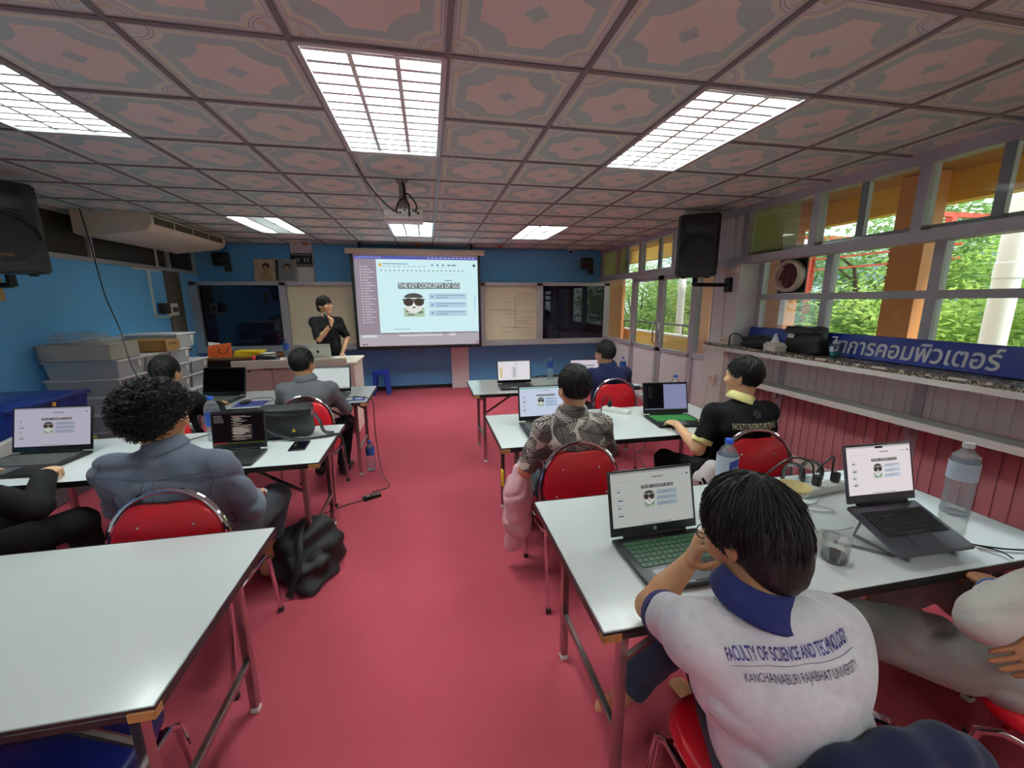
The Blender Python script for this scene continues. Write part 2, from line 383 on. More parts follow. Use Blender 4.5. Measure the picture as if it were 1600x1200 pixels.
# window bay (x = XB)
mb = MB().use(M['alud'])
for y in (-1.4, -.4, .6, 1.5, 2.40, 3.24, 4.03): mb.span((XB-.03, y-.035, 1.1), (XB+.04, y+.035, 2.14))
for z in (2.12, 1.68, 1.2): mb.span((XB-.035, YB, z-.03), (XB+.035, 4.06, z+.03))
mb.use(M['white']).span((XR+.06, YB, 2.12), (XB+.06, 4.06, 2.16)); struct('trim_5', mb)
mb = MB().use(M['cream']); mb.span((XL-.3, YB-.3, 3.0), (XB+.1, YF+.4, 3.3)); mb.span((XR+.1, YB, 2.66), (XR+.2, YF, 3.0)); struct('roof', mb)  # unseen slab and wall strip, added to block sky light above the ceiling
mb = MB().use(M['glass']); mb.span((XB+.0, YB, 1.2), (XB+.004, 4.03, 2.12)); struct('window_5', mb)
mb = MB().use(M['pvc_bounce']); ribbed(mb, XB-.02, YB, 4.06, .06, .745, .085, .008); mb.use(M['pvc']); ribbed(mb, XB-.02, YB, 4.06, .745, 1.2, .085, .008)  # same white panel throughout, the part below the shelf painted with floor bounce
mb.use(M['alud']); 
for y in (.9, 2.35, 3.6): mb.span((XB-.035, y-.04, .06), (XB-.02, y+.04, 1.09))
struct('wall_bay', mb)
mb = MB().use(M['cream']); mb.span((XB-.05, YB, 0), (XB-.02, 4.06, .07)); struct('baseboard_bay', mb)
# long stone-topped counter and glass shelf under the bay windows
CX, CZ, CY1 = 3.28, 1.15, 4.42                      # front edge, top height, far end
t = thing('window_counter', 'long speckled stone counter with white front edge below the bay windows', 'counter', (3.6, 1, 0))
mb = MB().use(M['granite']); mb.span((CX+.01-3.6, YB-1+.02, CZ-.03), (XB-.05-3.6, 4.05-1, CZ)); mb.span((CX+.01-3.6, 3.05, CZ-.03), (XR-.055-3.6, CY1-1, CZ)); mb.build('stone_top', t, None)
mb = MB().use(M['white_pl']); mb.span((CX-3.6, YB-1+.02, CZ-.07), (CX+.04-3.6, CY1-1, CZ-.03)); mb.span((CX+.04-3.6, YB-1+.02, CZ-.05), (XB-.05-3.6, 3.05, CZ-.032)); mb.build('front_edge', t, None)
peb = mat('pebble_inlay', rgb(206, 200, 186), .5, nz=(20, .2))
mb = MB().use(peb)
for i in range(34):
    y = -2.3+i*.157; mb.rbox((CX+.014-3.6, y-1, CZ-.006), (.022, .03+.07*((i*7) % 3 == 0), .016), .006)
tag(mb.build('pebble_inlay', t), kind='stuff')
mb = MB().use(M['white_pl']); mb.span((CX+.02-3.6, 4.08-1, 0), (XR-.055-3.6, CY1-1-.01, CZ-.07)); mb.build('end_panel', t, None)
t2 = thing('wall_shelf', 'grey shelf with pale front lip running under the stone counter', 'shelf', (3.7, 1, .758))
MB().use(mat('grey_shelf_top', rgb(150, 156, 152), .25, nz=(5, .1))).span((3.43-3.7, YB-1+.02, 0), (XB-.05-3.7, 4.05-1, .012)).build('shelf_top', t2, None)
MB().use(M['white_pl']).span((3.41-3.7, YB-1+.02, -.033), (3.44-3.7, 4.05-1, .013)).build('front_lip', t2, None)
for y in (.9, 2.35, 3.6):
    mb = MB().use(M['alud']); mb.prism([(3.48-3.7, -.036), (XB-.05-3.7, -.036), (XB-.05-3.7, -.14), (XB-.09-3.7, -.14), (XB-.09-3.7, -.07), (3.48-3.7, -.07)], .04, TR(0, y-1, 0) @ RX(PI/2)); mb.build('bracket', t2, None)

# ------------------------------------------------------------------ ceiling light fixtures
def troffer(name, lamps):
    t = thing(name, 'x', 'ceiling light')
    w, l = .576, 1.176
    mb = MB().use(M['refl'])
    mb.span((-w/2, -l/2, .1), (w/2, l/2, .105))
    for s in (-1, 1):
        mb.span((s*w/2, -l/2, 0), (s*(w/2+.004), l/2, .1)); mb.span((-w/2, s*l/2, 0), (w/2, s*(l/2+.004), .1))
    mb.build('housing', t, None)
    mb = MB().use(M['alu'])
    for s in (-1, 1): mb.span((s*w/2-.012, -l/2, -.012), (s*w/2+.012, l/2, 0)); mb.span((-w/2, s*l/2-.012, -.012), (w/2, s*l/2+.012, 0))
    mb.build('frame', t, None)
    for k in (-1, 0, 1):
        if k in lamps: MB().use(M['tube']).tube([(k*.19, -.56, .07), (k*.19, .56, .07)], .014, 10).build('fluorescent_tube', t)
    mb = MB().use(M['refl'])
    for k in (-1, 0, 1):
        for i in range(13):
            y = -.54+i*.09; x0, x1 = k*.19-.085, k*.19+.085
            mb.add([(x0, y-.011, .0), (x1, y-.011, .0), (x1, y+.011, .0), (x0, y+.011, .0), (x0, y-.004, .045), (x1, y-.004, .045), (x1, y+.004, .045), (x0, y+.004, .045)],
                   [(0, 1, 2, 3), (4, 5, 6, 7), (0, 1, 5, 4), (1, 2, 6, 5), (2, 3, 7, 6), (3, 0, 4, 7)])
        for s in (-1, 1): mb.add([(k*.19+s*.085, -.57, 0), (k*.19+s*.085, .57, 0), (k*.19+s*.062, .57, .05), (k*.19+s*.062, -.57, .05)], [(0, 1, 2, 3)])
    for s in (-1, 1): mb.span((s*.095-.010, -.57, -.001), (s*.095+.010, .57, .004)); mb.span((s*.28-.006, -.57, -.001), (s*.28+.006, .57, .004))
    mb.build('louvre', t, None)
    return t
proto = None
names = {(0, 0): 'large ceiling light over the red aisle, nearest the camera', (3, 0): 'near right ceiling light with three bright louvred strips', (-3, 0): 'near left ceiling light cut by the left edge of the photo',
         (0, 6): 'small looking ceiling light right behind the projector', (3, 6): 'far right ceiling light toward the door side', (-3, 6): 'far left ceiling light with two lit strips and a dark middle',
         (0, -6): 'ceiling light behind the camera over the aisle', (3, -6): 'ceiling light behind the camera near the windows', (-3, -6): 'ceiling light behind the camera at the blue wall'}
for c, r in lights:
    if (c, r) == (-3, 6): o = troffer('ceiling_light', (-1, 1))
    elif proto is None: o = proto = troffer('ceiling_light', (-1, 0, 1))
    else: o = copy_tree(proto)
    o.location = (-.477+.6*c+.3, 1.917+.6*r+.6, H); tag(o, names[(c, r)], 'ceiling light', 'louvred fluorescent ceiling lights')
# ------------------------------------------------------------------ folding tables
def make_table():
    L, D, Ht = 1.83, .77, .75
    t = thing('folding_table', 'x', 'table', group='white folding tables')
    MB().use(M['lam']).rbox((0, 0, Ht-.004), (L-.006, D-.006, .008), .003, 1).build('tabletop', t)
    mb = MB().use(M['edge']); mb.rbox((0, 0, Ht-.0205), (L, D, .025), .004, 1)
    for s in (-1, 1): mb.span((-L/2, s*(D/2-.0015)-.0015, Ht-.01), (L/2, s*(D/2-.0015)+.0015, Ht)); mb.span((s*(L/2-.0015)-.0015, -D/2, Ht-.01), (s*(L/2-.0015)+.0015, D/2, Ht))
    mb.build('black_edge', t)
    for s in (-1, 1): MB().use(M['wood']).rbox((s*(L/2-.028), -D/2+.012, Ht-.021), (.058, .03, .027), .003, 1).build('wooden_corner', t)
    lx, ly = L/2-.12, D/2-.115
    for sx in (-1, 1):
        for sy in (-1, 1):
            lg = MB().use(M['steel']).rbox((sx*lx, sy*ly, (Ht-.035)/2+.012), (.032, .032, Ht-.058), .004, 1).build('leg', t)
            MB().use(M['white_pl']).rbox((sx*lx, sy*ly, .01), (.034, .034, .02), .004, 1).build('foot_cap', lg)
        mb = MB().use(M['steel']); mb.rbox((sx*lx, 0, .24), (.024, 2*ly-.03, .03), .004, 1); mb.build('stretcher', t)
        MB().use(M['steel']).rbox((sx*lx, 0, Ht-.045), (.03, 2*ly+.03, .024), .004, 1).build('top_rail', t)
        for sy in (-1, 1):
            mb = MB().use(M['steel']); a = Vector((sx*(lx-.01), sy*ly, .53)); b = Vector((sx*(lx-.30), sy*ly, Ht-.036)); mb.tube([a, b], .011, 6)
            mb.build('folding_brace', t)
    return t
tables = [('folding_table near right', (1.345, 1.275), 'nearest white table on the right with coffee glass and grey open laptop', 0),
          ('', (1.32, 2.75), 'middle white table on the right behind the floral shirt student', 0),
          ('', (1.31, 4.27), 'far white table on the right below the blue wall, two bottles on it', 0),
          ('', (-1.565, 1.29), 'empty white table in the left foreground with nothing on it', 0),
          ('', (-1.57, 2.75), 'middle white table on the left holding a dark camera bag and phone', 0),
          ('', (-1.51, 4.2), 'far white table on the left in front of the pink teacher desk', 0)]
T0 = None
for i, (_, (x, y), lab, rz) in enumerate(tables):
    if T0 is None: T0 = o = make_table()
    else: o = copy_tree(T0)
    o.location = (x, y, 0); o.rotation_euler = (0, 0, rz); tag(o, lab)

# ------------------------------------------------------------------ banquet chairs
def back_outline(n=14, w=.209, z0=.0, z1=.398, dip=.04):
    P = [(-.13, z0), (-.165, z0+.03)]
    for i in range(n+1):
        a = PI - PI*i/n
        x = math.cos(a)*w; z = z0+.15 + math.sin(a)**.75*(z1-z0-.15) - dip*math.exp(-(x/.09)**2)
        P.append((x, z))
    return P + [(.165, z0+.03), (.13, z0)]
def pillow(mb, poly, t, Mx):
    cx = sum(p[0] for p in poly)/len(poly); cz = sum(p[1] for p in poly)/len(poly); n = len(poly); vs = []; fs = []
    layers = [(-t/2, .90), (-t*.36, .965), (-t*.1, 1), (t*.1, 1), (t*.36, .965), (t/2, .90)]
    for z, k in layers: vs += [Mx @ Vector((cx+(x-cx)*k, cz+(y-cz)*k, z)) for x, y in poly]
    for l in range(len(layers)-1): fs += [(l*n+i, l*n+(i+1) % n, (l+1)*n+(i+1) % n, (l+1)*n+i) for i in range(n)]
    fs += [tuple(range(n))[::-1], tuple(range((len(layers)-1)*n, len(layers)*n))]
    mb.add(vs, fs)
def make_chair(vinyl, name='banquet_chair', drop=0.):
    t = thing(name, 'x', 'chair')
    tilt = math.radians(8)
    mb = MB().use(vinyl)
    seat = [(.20*math.copysign(abs(math.cos(a))**.55, math.cos(a))*(1+.06*math.sin(a)), .2*math.copysign(abs(math.sin(a))**.6, math.sin(a))) for a in [2*PI*i/32 for i in range(32)]]
    pillow(mb, seat, .065, TR(0, .0, .435)); mb.build('seat', t, 60)
    Mb = TR(0, -.215, .50-drop) @ RX(PI/2) @ RX(-tilt)            # local xy -> x, z with tilt backwards
    mb = MB().use(vinyl); pillow(mb, back_outline(), .035, Mb); bk = mb.build('backrest', t, 60)
    for x, z in ((-.1, .27), (.1, .27), (-.14, .13), (.14, .13)): MB().use(M['chrome']).ell(Mb @ Vector((x, z, .0175)), (.007, .007, .007), 8).build('rivet', bk)
    # chrome hoop and rear legs are one bent tube
    hoop = []
    for i in range(25):
        a = PI - PI*i/24; hoop.append(Mb @ Vector((math.cos(a)*.222, .15+math.sin(a)**.9*.262, 0)))
    lo = [Mb @ Vector((-.212, .05, 0)), Mb @ Vector((-.195, -.08, 0))]; lo2 = [Mb @ Vector((.212, .05, 0)), Mb @ Vector((.195, -.08, 0))]
    MB().use(M['chrome']).tube(lo[::-1]+hoop+lo2, .0125, 10).build('hoop_frame', t)
    for s in (-1, 1):
        lg = MB().use(M['chrome']).tube([Mb @ Vector((s*.195, -.08, 0)), (s*.195, -.225, .36), (s*.2, -.29, .012)], .0125, 10).build('leg', t)
        MB().use(M['black']).lathe([(.0, 0), (.016, 0), (.015, .03), (0, .03)], (s*.2, -.29, 0), 10).build('foot_cap', lg)
        lg = MB().use(M['chrome']).tube([(s*.19, -.16, .40), (s*.2, .12, .395), (s*.2, .165, .36), (s*.205, .215, .012)], .0125, 10).build('leg', t)
        MB().use(M['black']).lathe([(.0, 0), (.016, 0), (.015, .03), (0, .03)], (s*.205, .215, 0), 10).build('foot_cap', lg)
    MB().use(M['chrome']).tube([(-.19, -.15, .39), (.19, -.15, .39)], .01, 8).build('seat_rail', t)
    MB().use(M['chrome']).tube([(-.2, .12, .39), (.2, .12, .39)], .01, 8).build('seat_rail', t)
    return t
G = 'red banquet chairs with chrome hoops'
chairs = [  # x, y, rz, label
    (.76, 2.12, .0, 'red chrome chair under the floral shirt student'),
    (1.86, 2.10, -.12, 'red chrome chair under the student in the black shirt with yellow collar'),
    (1.74, 3.76, 0, 'red chrome chair under the navy shirt student with glasses'),
    (-1.07, 1.93, -.02, 'red chrome chair under the curly haired student in grey denim'),
    (-1.02, 3.60, 0, 'red chrome chair with a grey jacket student and camera bag in front'),
    (-1.95, 3.40, .1, 'red chrome chair mostly hidden behind the curly hair, black clothed student on it'),
    (-2.06, 1.93, .25, 'red chrome chair under the black sleeved person at the left edge'),
    (.82, .72, 0, 'red chrome chair under the white polo student in the right foreground'),
    (1.83, .62, .35, 'red chrome chair under the person in grey trousers at the right edge'),
    (-1.66, 6.62, .15, 'red chrome chair behind the presenter and teacher desk')]
C0 = None
for x, y, rz, lab in chairs:
    if 'white polo' in lab: o = make_chair(M['redv'], drop=.135)
    elif C0 is None: C0 = o = make_chair(M['redv'])
    else: o = copy_tree(C0)
    o.location = (x, y, 0); o.rotation_euler = (0, 0, rz); tag(o, lab, group=G)
o = make_chair(M['navyv'], drop=.26); o.location = (-1.02, 1.05, 0); tag(o, 'empty navy blue chair tucked under the empty left foreground table')

# ------------------------------------------------------------------ front wall things
# sliding board unit in front of the blue wall
def board_unit():
    t = thing('sliding_board_unit', 'wide aluminium framed board unit across the front with dark glass ends and cream writing panels', 'board', (-.15, 7.69, 0))
    x0, x1 = -3.70-(-.15), 3.40+.15
    mb = MB().use(M['alu'])
    mb.span((x0, -.05, 1.93), (x1, .06, 1.99)); mb.span((x0, -.06, .88), (x1, .06, .955))
    for x in (x0+.07, -2.34+.15, -1.2+.15, .95+.15, 2.03+.15, x1-.05): mb.span((x-.055, -.05, .9), (x+.055, .06, 1.98))
    mb.build('frame', t, None)
    for a, b in ((-3.55+.15, -2.40+.15), (2.09+.15, 3.36+.15)):
        MB().use(M['dglass']).span((a, -.02, .955), (b, .0, 1.93)).build('dark_glass_panel', t, None)
    for a, b in ((-2.28+.15, -1.25+.15), (-1.15+.15, .9+.15), (1.0+.15, 1.975+.15)):
        MB().use(M['board']).span((a, .0, .955), (b, .02, 1.93)).build('writing_panel', t, None)
    # handwriting on the right panel
    red = mat('red_marker_ink', rgb(176, 96, 78), .6, nz=(40, .2)); drk = mat('grey_marker_ink', rgb(120, 118, 116), .6, nz=(40, .2))
    mb = MB(); r = random.Random(3)
    def scrawl(x, z, w, m, amp=.008):
        mb.use(m); n = int(w/.012); pts = [(x+i*.012, -.003, z+amp*math.sin(i*1.9+r.random()*2)*r.random()) for i in range(n+1)]
        mb.tube(pts, .0018, 4)
    for z in (1.80, 1.765, 1.725, 1.69, 1.655, 1.60, 1.50, 1.47, 1.43, 1.30, 1.26, 1.22, 1.17, 1.13, 1.09, 1.06, 1.03):
        a = 1.62+r.random()*.2 if z < 1.6 else 1.58
        scrawl(a+.15, z, 2.09-a-.14-r.random()*.1, red)
    for z in (1.64, 1.48, 1.42, 1.36, 1.30, 1.24, 1.18, 1.1): scrawl(1.42+r.random()*.3+.0, z, .25+r.random()*.2, drk, .006)
    scrawl(1.2, 1.505, .55, drk, .012); scrawl(1.45, 1.18, .35, drk, .012); mb.use(drk).span((1.715, -.004, 1.1), (1.72, 0, 1.75))
    mb.build('handwriting', t)
    mb = MB().use(M['alu']); mb.span((x0, -.10, .86), (x1, -.05, .885)); mb.build('pen_ledge', t, None)
    mb = MB().use(M['blackm'])
    for x in (-3.3, -1.9, 1.5, 3.2): mb.span((x-.02, .06, 1.0), (x+.02, .245, 1.04)); mb.span((x-.02, .06, 1.8), (x+.02, .245, 1.84))
    mb.build('wall_arm', t, None)
    return t
bo = board_unit(); bo.scale = (1.027, 1, 1.03); bo.location.z = -.05
_em = {}
EMK = 1/2**SC.view_settings.exposure
def em(r, g, b, s=1.0):
    k = (r, g, b, s)
    if k not in _em: _em[k] = emit_mat('lit_screen_%d_%d_%d' % (r, g, b), rgb(r, g, b), s*EMK)
    return _em[k]
class Canvas:                                    # flat screen picture, unit square scaled to w x h, normal +z
    def __init__(s, mb, w, h, M0, st): s.mb, s.w, s.h, s.M0, s.st, s.k = mb, w, h, M0, st, 0
    def rect(s, x0, y0, x1, y1, c):
        s.k += 1; z = s.k*.00006*max(1, s.w/.6); old = s.mb.M; s.mb.M = old @ s.M0
        X = lambda u: (u-.5)*s.w; Y = lambda v: (.5-v)*s.h
        s.mb.use(em(*c, s.st)).quad((X(x0), Y(y1), z), (X(x1), Y(y1), z), (X(x1), Y(y0), z), (X(x0), Y(y0), z)); s.mb.M = old
    def poly(s, pts, c):
        s.k += 1; z = s.k*.00006*max(1, s.w/.6); old = s.mb.M; s.mb.M = old @ s.M0
        s.mb.use(em(*c, s.st)).add([((u-.5)*s.w, (.5-v)*s.h, z) for u, v in pts], [tuple(range(len(pts)))[::-1]]); s.mb.M = old
    def oval(s, cx, cy, rx, ry, c, a0=0, a1=360):
        s.poly([(cx+rx*math.cos(math.radians(a)), cy+ry*math.sin(math.radians(a))) for a in np.linspace(a0, a1, 17)], c)
    def text(s, x, y, w, size, txt, c):
        s.k += 1; add_text(s.mb, txt, size*s.h, em(*c, s.st), s.M0 @ TR((x-.5)*s.w, (.5-y)*s.h, s.k*.00006*max(1, s.w/.6)), 0., w*s.w)
def face(c, x, y, w, h):                          # plain cool face with shades and headband
    c.rect(x, y+h*.62, x+w, y+h, (176, 196, 172)); c.rect(x+w*.1, y+h*.72, x+w*.4, y+h*.8, (110, 132, 112)); c.rect(x+w*.55, y+h*.76, x+w*.92, y+h*.86, (110, 132, 112))
    c.rect(x+w*.15, y+h*.88, x+w*.5, y+h*.95, (120, 140, 120))
    c.oval(x+w*.5, y+h*.5, w*.42, h*.36, (226, 226, 222)); c.oval(x+w*.5, y+h*.2, w*.46, h*.2, (84, 84, 84), 180, 360)
    c.rect(x-w*.04, y+h*.25, x+w*1.04, y+h*.31, (66, 60, 58)); c.oval(x+w*.25, y+h*.38, w*.25, h*.17, (74, 64, 60)); c.oval(x+w*.75, y+h*.38, w*.25, h*.17, (74, 64, 60))
    c.poly([(x+w*.5, y+h*.36), (x+w*.57, y+h*.54), (x+w*.43, y+h*.54)], (250, 250, 248)); c.oval(x+w*.5, y+h*.6, w*.09, h*.04, (120, 110, 104))
def slide_page(c, bg=(226, 226, 232), bars=(196, 206, 218), title=True, tint=None, dense=True):
    c.rect(0, 0, 1, 1, bg)
    if tint: c.rect(0, 0, 1, .07, tint)
    if dense:
        c.rect(.0, .0, 1, .035, tuple(int(v*.86) for v in bg))
        for i in range(26): c.rect(.02+i*.037, .012, .02+i*.037+.02, .02, (120, 122, 140))
        for i in range(5): c.oval(.52+i*.028, .13, .009, .014, (60, 60, 64))
        c.rect(.84, .115, .9, .14, (170, 196, 220)); c.oval(.95, .125, .012, .018, (70, 70, 76))
        for i in range(5): c.rect(.04+i*.055, .17, .075+i*.055, .176, (150, 152, 160))
        for i, y in enumerate((.30, .46, .60, .74)):
            c.rect(.055, y, .13, y+.006, (150, 152, 160))
            c.rect(.06, y+.03, .125, y+.09, (206, 210, 218)); c.rect(.07, y+.04, .07+.03*(1+i % 2), y+.06, (70, 74, 84))
        for i in range(14): c.rect(.36+i*.026, .965, .374+i*.026, .98, (90, 96, 116))
    c.rect(.36, .265, .76, .325, (52, 52, 54))
    if title: c.text(.56, .296, .385, .06, 'THE KEY CONCEPTS OF GO', (240, 240, 240))
    else: c.rect(.37, .285, .75, .303, (206, 206, 206))
    face(c, .385, .37, .13, .30)
    for k in range(3):
        y = .38+k*.105; c.rect(.545, y, .8, y+.08, bars); c.rect(.58, y+.02, .77, y+.03, (140, 150, 164)); c.rect(.58, y+.045, .70, y+.055, (140, 150, 164)); c.rect(.555, y+.03, .57, y+.05, (130, 150, 180))
def page_code(c):
    c.rect(0, 0, 1, 1, (20, 16, 20)); r = random.Random(5)
    c.rect(0, 0, 1, .05, (44, 40, 44)); c.rect(0, .95, 1, 1, (60, 70, 30)); c.rect(.0, .94, .25, .97, (150, 40, 50))
    for i in range(9): c.rect(.03, .1+i*.05 if i < 5 else .3, .03+.1+r.random()*.1, .112+i*.05 if i < 5 else .312, (150, 140, 140))
    for i in range(26):
        x = .36+.03*(i % 3); w = .08+r.random()*.32; c.rect(x, .12+i*.03, x+w, .132+i*.03, random.Random(i).choice([(190, 170, 160), (160, 120, 110), (150, 160, 150)]))
    c.rect(.38, .47, .76, .72, (70, 60, 58))
    for i in range(8): c.rect(.39, .485+i*.028, .39+.18+.16*r.random(), .497+i*.028, (206, 190, 180))
def page_split(c):
    c.rect(0, 0, 1, 1, (14, 14, 18)); c.rect(.46, .03, 1, .97, (146, 150, 188)); c.rect(.46, .03, 1, .06, (120, 124, 160)); r = random.Random(9)
    c.rect(.02, .06, .06, .94, (34, 32, 36)); c.rect(0, .96, 1, 1, (120, 122, 140))
    for i in range(16): c.rect(.1, .1+i*.03, .13+r.random()*.12, .108+i*.03, (70, 66, 60))
def page_sheet(c):
    c.rect(0, 0, 1, 1, (236, 232, 238)); c.rect(0, 0, 1, .05, (206, 208, 216)); c.rect(.5, .15, .62, .17, (90, 90, 100)); c.rect(.1, .2, .35, .21, (170, 170, 178))
    c.rect(.06, .32, .14, .86, (226, 204, 150)); c.rect(.42, .3, .6, .9, (222, 220, 228))
    for i in range(16): c.rect(.47, .33+i*.034, .55, .342+i*.034, (110, 110, 120))
    for i in range(4): c.rect(.7+i*.06, .15, .73+i*.06, .165, (150, 150, 160))
def page_white(c):
    c.rect(0, 0, 1, 1, (206, 214, 214)); c.rect(0, 0, 1, .06, (120, 126, 130)); c.rect(0, .93, 1, 1, (176, 180, 180)); c.rect(.62, .1, .66, .115, (120, 124, 130)); c.rect(.7, .1, .76, .115, (150, 150, 156))
    for i in range(5): c.rect(.1, .2+i*.12, .8, .204+i*.12, (190, 198, 200))
# projection screen
t = thing('projection_screen', 'pulled down projection screen glowing with a slide about key concepts', 'projection screen', (-.155, 7.47, -.058))
w0, w1 = -1.06, 1.05
t.scale = (1.035, 1, 1.035)
MB().use(M['black']).span((w0, -.004, .875), (w1, .004, 2.44)).build('black_border', t, None)
MB().use(M['screen']).span((w0+.045, -.008, .915), (w1-.045, -.004, 2.42)).build('fabric', t, None)
mb = MB().use(M['cream_pl']); mb.rbox((-.0, 0, 2.465), (2.25, .09, .085), .012); mb.build('casing', t)
mb = MB().use(M['blackm']); mb.span((w0, -.015, .865), (w1, .015, .89)); mb.tube([(-.02+.05*math.cos(a), 0, .85+.022*math.sin(a)) for a in np.linspace(0, 2*PI, 16)[:-1]], .005, 6, True); mb.build('bottom_bar', t)
for x in (-.9, .9): MB().use(M['blackm']).span((x-.02, -.02, 2.5), (x+.02, .02, 2.605)).build('ceiling_hook', t, None)
mb = MB(); c = Canvas(mb, 2.0, 1.26, TR(.0, -.0085, 1.76) @ RX(PI/2), 1.0)
c.k = 10
c.rect(0, 0, 1, 1, (150, 138, 150)); c.rect(0, .0, 1, .035, (90, 92, 176))
for i in range(22): c.rect(.02+i*.02 if i < 10 else .58+(i-10)*.034, .012, .03+i*.02 if i < 10 else .6+(i-10)*.034, .022, (190, 192, 226))
for i in range(22): c.rect(.04, .13+i*.034, .05, .14+i*.034, (226, 226, 230)); c.rect(.06, .13+i*.034, .10+.05*((i*7) % 5)/4, .138+i*.034, (206, 204, 212))
c.rect(.17, .04, 1, .99, (206, 238, 242))
c.rect(.19, .09, .21, .13, (220, 170, 60)); c.rect(.22, .09, .42, .1, (120, 140, 150)); 
for i in range(9): c.rect(.22+i*.04, .125, .245+i*.04, .132, (140, 156, 166))
for i in range(20): c.rect(.2+i*.035, .175, .215+i*.035, .187, (120, 140, 150))
for i in range(26): c.rect(.25+i*.026, .235, .255+i*.026, .24, (140, 160, 166))
for i in range(5): c.oval(.62+i*.045, .11, .009, .013, (110, 140, 180))
c.oval(.97, .11, .012, .018, (80, 80, 90)); c.rect(.76, .105, .82, .115, (110, 130, 140)); c.rect(.72, .3, .78, .31, (100, 120, 130))
c.rect(.335, .335, .845, .415, (112, 122, 124)); c.text(.59, .375, .50, .085, 'THE KEY CONCEPTS OF GO', (238, 248, 250))
face(c, .37, .47, .17, .31)
for k in range(3):
    y = .475+k*.11; c.rect(.58, y, .9, y+.08, (180, 208, 226)); c.rect(.64, y+.02, .88, y+.03, (130, 156, 172)); c.rect(.64, y+.05, .74, y+.06, (130, 156, 172)); c.rect(.60, y+.03, .62, y+.05, (120, 150, 190))
c.rect(.28, .94, .42, .947, (130, 156, 160)); c.rect(.965, .5, .975, .7, (180, 210, 226))
mb.build('projected_slide', t, None)
mb = MB(); c = Canvas(mb, 2.0, .19, TR(0, -.0085, 1.02) @ RX(PI/2), 1.0); c.k = 10
c.rect(0, 0, 1, 1, (176, 168, 176))
for i in range(14): c.rect(.32+i*.026, .06, .338+i*.026, .2, (222, 222, 230))
c.rect(.74, .05, .8, .2, (214, 214, 222)); c.rect(.02, .82, .035, .92, (30, 30, 34)); c.rect(.045, .82, .055, .92, (30, 30, 34)); c.rect(.97, .8, 1, .92, (170, 110, 110)); c.rect(.02, .04, .14, .24, (206, 214, 222))
mb.build('projected_slide', t, None)
# portrait: two stylised painted people (generic) leaning on the board top
t = thing('painting', 'brown double portrait painting leaning on top of the board unit', 'painting', (-2.5, 7.73, 1.999), 0)
Mp = RX(math.radians(-8))
mb = MB().at(Mp).use(mat('painting_canvas', rgb(180, 156, 130), .7, nz=(7, .3))); mb.rbox((0, 0, .19), (.66, .02, .375), .004, 1); pc = mb.build('canvas', t)
sk, gr2, nv = mat('painted_sepia', rgb(168, 128, 100), .7, nz=(16, .3)), mat('painted_grey', rgb(128, 132, 136), .7, nz=(16, .3)), mat('painted_dark', rgb(38, 34, 44), .7, nz=(16, .3))
mb = MB().at(Mp).use(nv); mb.span((.0, -.013, .02), (.045, -.0105, .36)); mb.use(gr2).span((.045, -.0125, .015), (.31, -.0105, .365))
for cx, mm in ((-.15, sk), (.18, sk)):
    mb.use(gr2 if cx > 0 else sk).prism([(cx-.11, .02), (cx+.11, .02), (cx+.1, .11), (cx+.05, .155), (cx-.05, .155), (cx-.1, .11)], .003, TR(0, -.013, 0) @ RX(PI/2))
    mb.use(sk).ell((cx, -.012, .22), (.042, .004, .058), 14); mb.use(nv).ell((cx+.004, -.0112, .262), (.058, .004, .045), 14)
    mb.use(sk).ell((cx, -.0155, .225), (.034, .003, .046), 14)
mb.build('painted_figures', pc)
# film-strip like clock sign on the left pilaster
t = thing('dark_sign', 'small black sign with white dashes on the white pilaster', 'sign', (-2.1, YF-.112, 2.37))
MB().use(M['black']).rbox((0, 0, 0), (.34, .03, .22), .006, 1).build('panel', t)
mb = MB().use(M['white_pl'])
for i in range(7):
    for z in (-.085, .085): mb.span((-.15+i*.045, -.018, z-.008), (-.125+i*.045, -.0155, z+.008))
for x in (-.09, -.05, .05, .1): mb.span((x, -.018, -.03), (x+.012, -.0155, .03))
mb.build('white_dashes', t, None)
# small black wall speakers near both front corners
def small_speaker(loc, rz, lab):
    t = thing('small_speaker', lab, 'speaker', loc, rz)
    mb = MB().use(M['black']); mb.rbox((0, -.1, .06), (.24, .17, .2), .03, 2, RX(.3)); mb.build('cabinet', t)
    MB().use(M['blackm']).lathe([(0, .0), (.06, .0), (.065, .012), (.05, .02), (0, .01)], (0, -.19, .035), 18, RX(PI/2+.3)).build('driver_cone', t)
    mb = MB().use(M['blackm']); mb.rbox((.08, -.05, -.08), (.1, .09, .12), .01); mb.tube([(.06, 0, -.06), (.06, -.08, 0)], .015, 8); mb.build('bracket', t)
small_speaker((-3.37, YF-.01, 2.31), .3, 'small black wall speaker near the left end of the blue front wall')
small_speaker((3.12, YF-.01, 2.31), -.3, 'small black wall speaker near the right end of the blue front wall')
t = thing('security_camera', 'small white dome camera on the ceiling near the right front corner', 'camera', (2.72, 7.75, H))
MB().use(M['white_pl']).lathe([(0, 0), (.06, 0), (.06, -.035), (.05, -.045), (0, -.045)], (0, 0, 0), 18).build('base', t)
MB().use(M['black']).ell((0, -.01, -.05), (.035, .035, .035), 14).build('lens', t)
for x, y, lab in ((-2.0, 7.75, 'small orange smoke detector on the ceiling left of the screen'), (-.12, 7.6, 'small orange smoke detector on the ceiling above the screen'), (1.32, 7.6, 'small orange smoke detector on the ceiling right of the screen')):
    o = MB().use(mat('orange_detector', rgb(196, 130, 84), .5, nz=(20, .1))).lathe([(0, 0), (.055, 0), (.05, -.025), (.03, -.04), (0, -.04)], (0, 0, 0), 16).build('smoke_detector')
    o.location = (x, y, H); tag(o, lab, 'smoke detector', 'orange ceiling detectors')
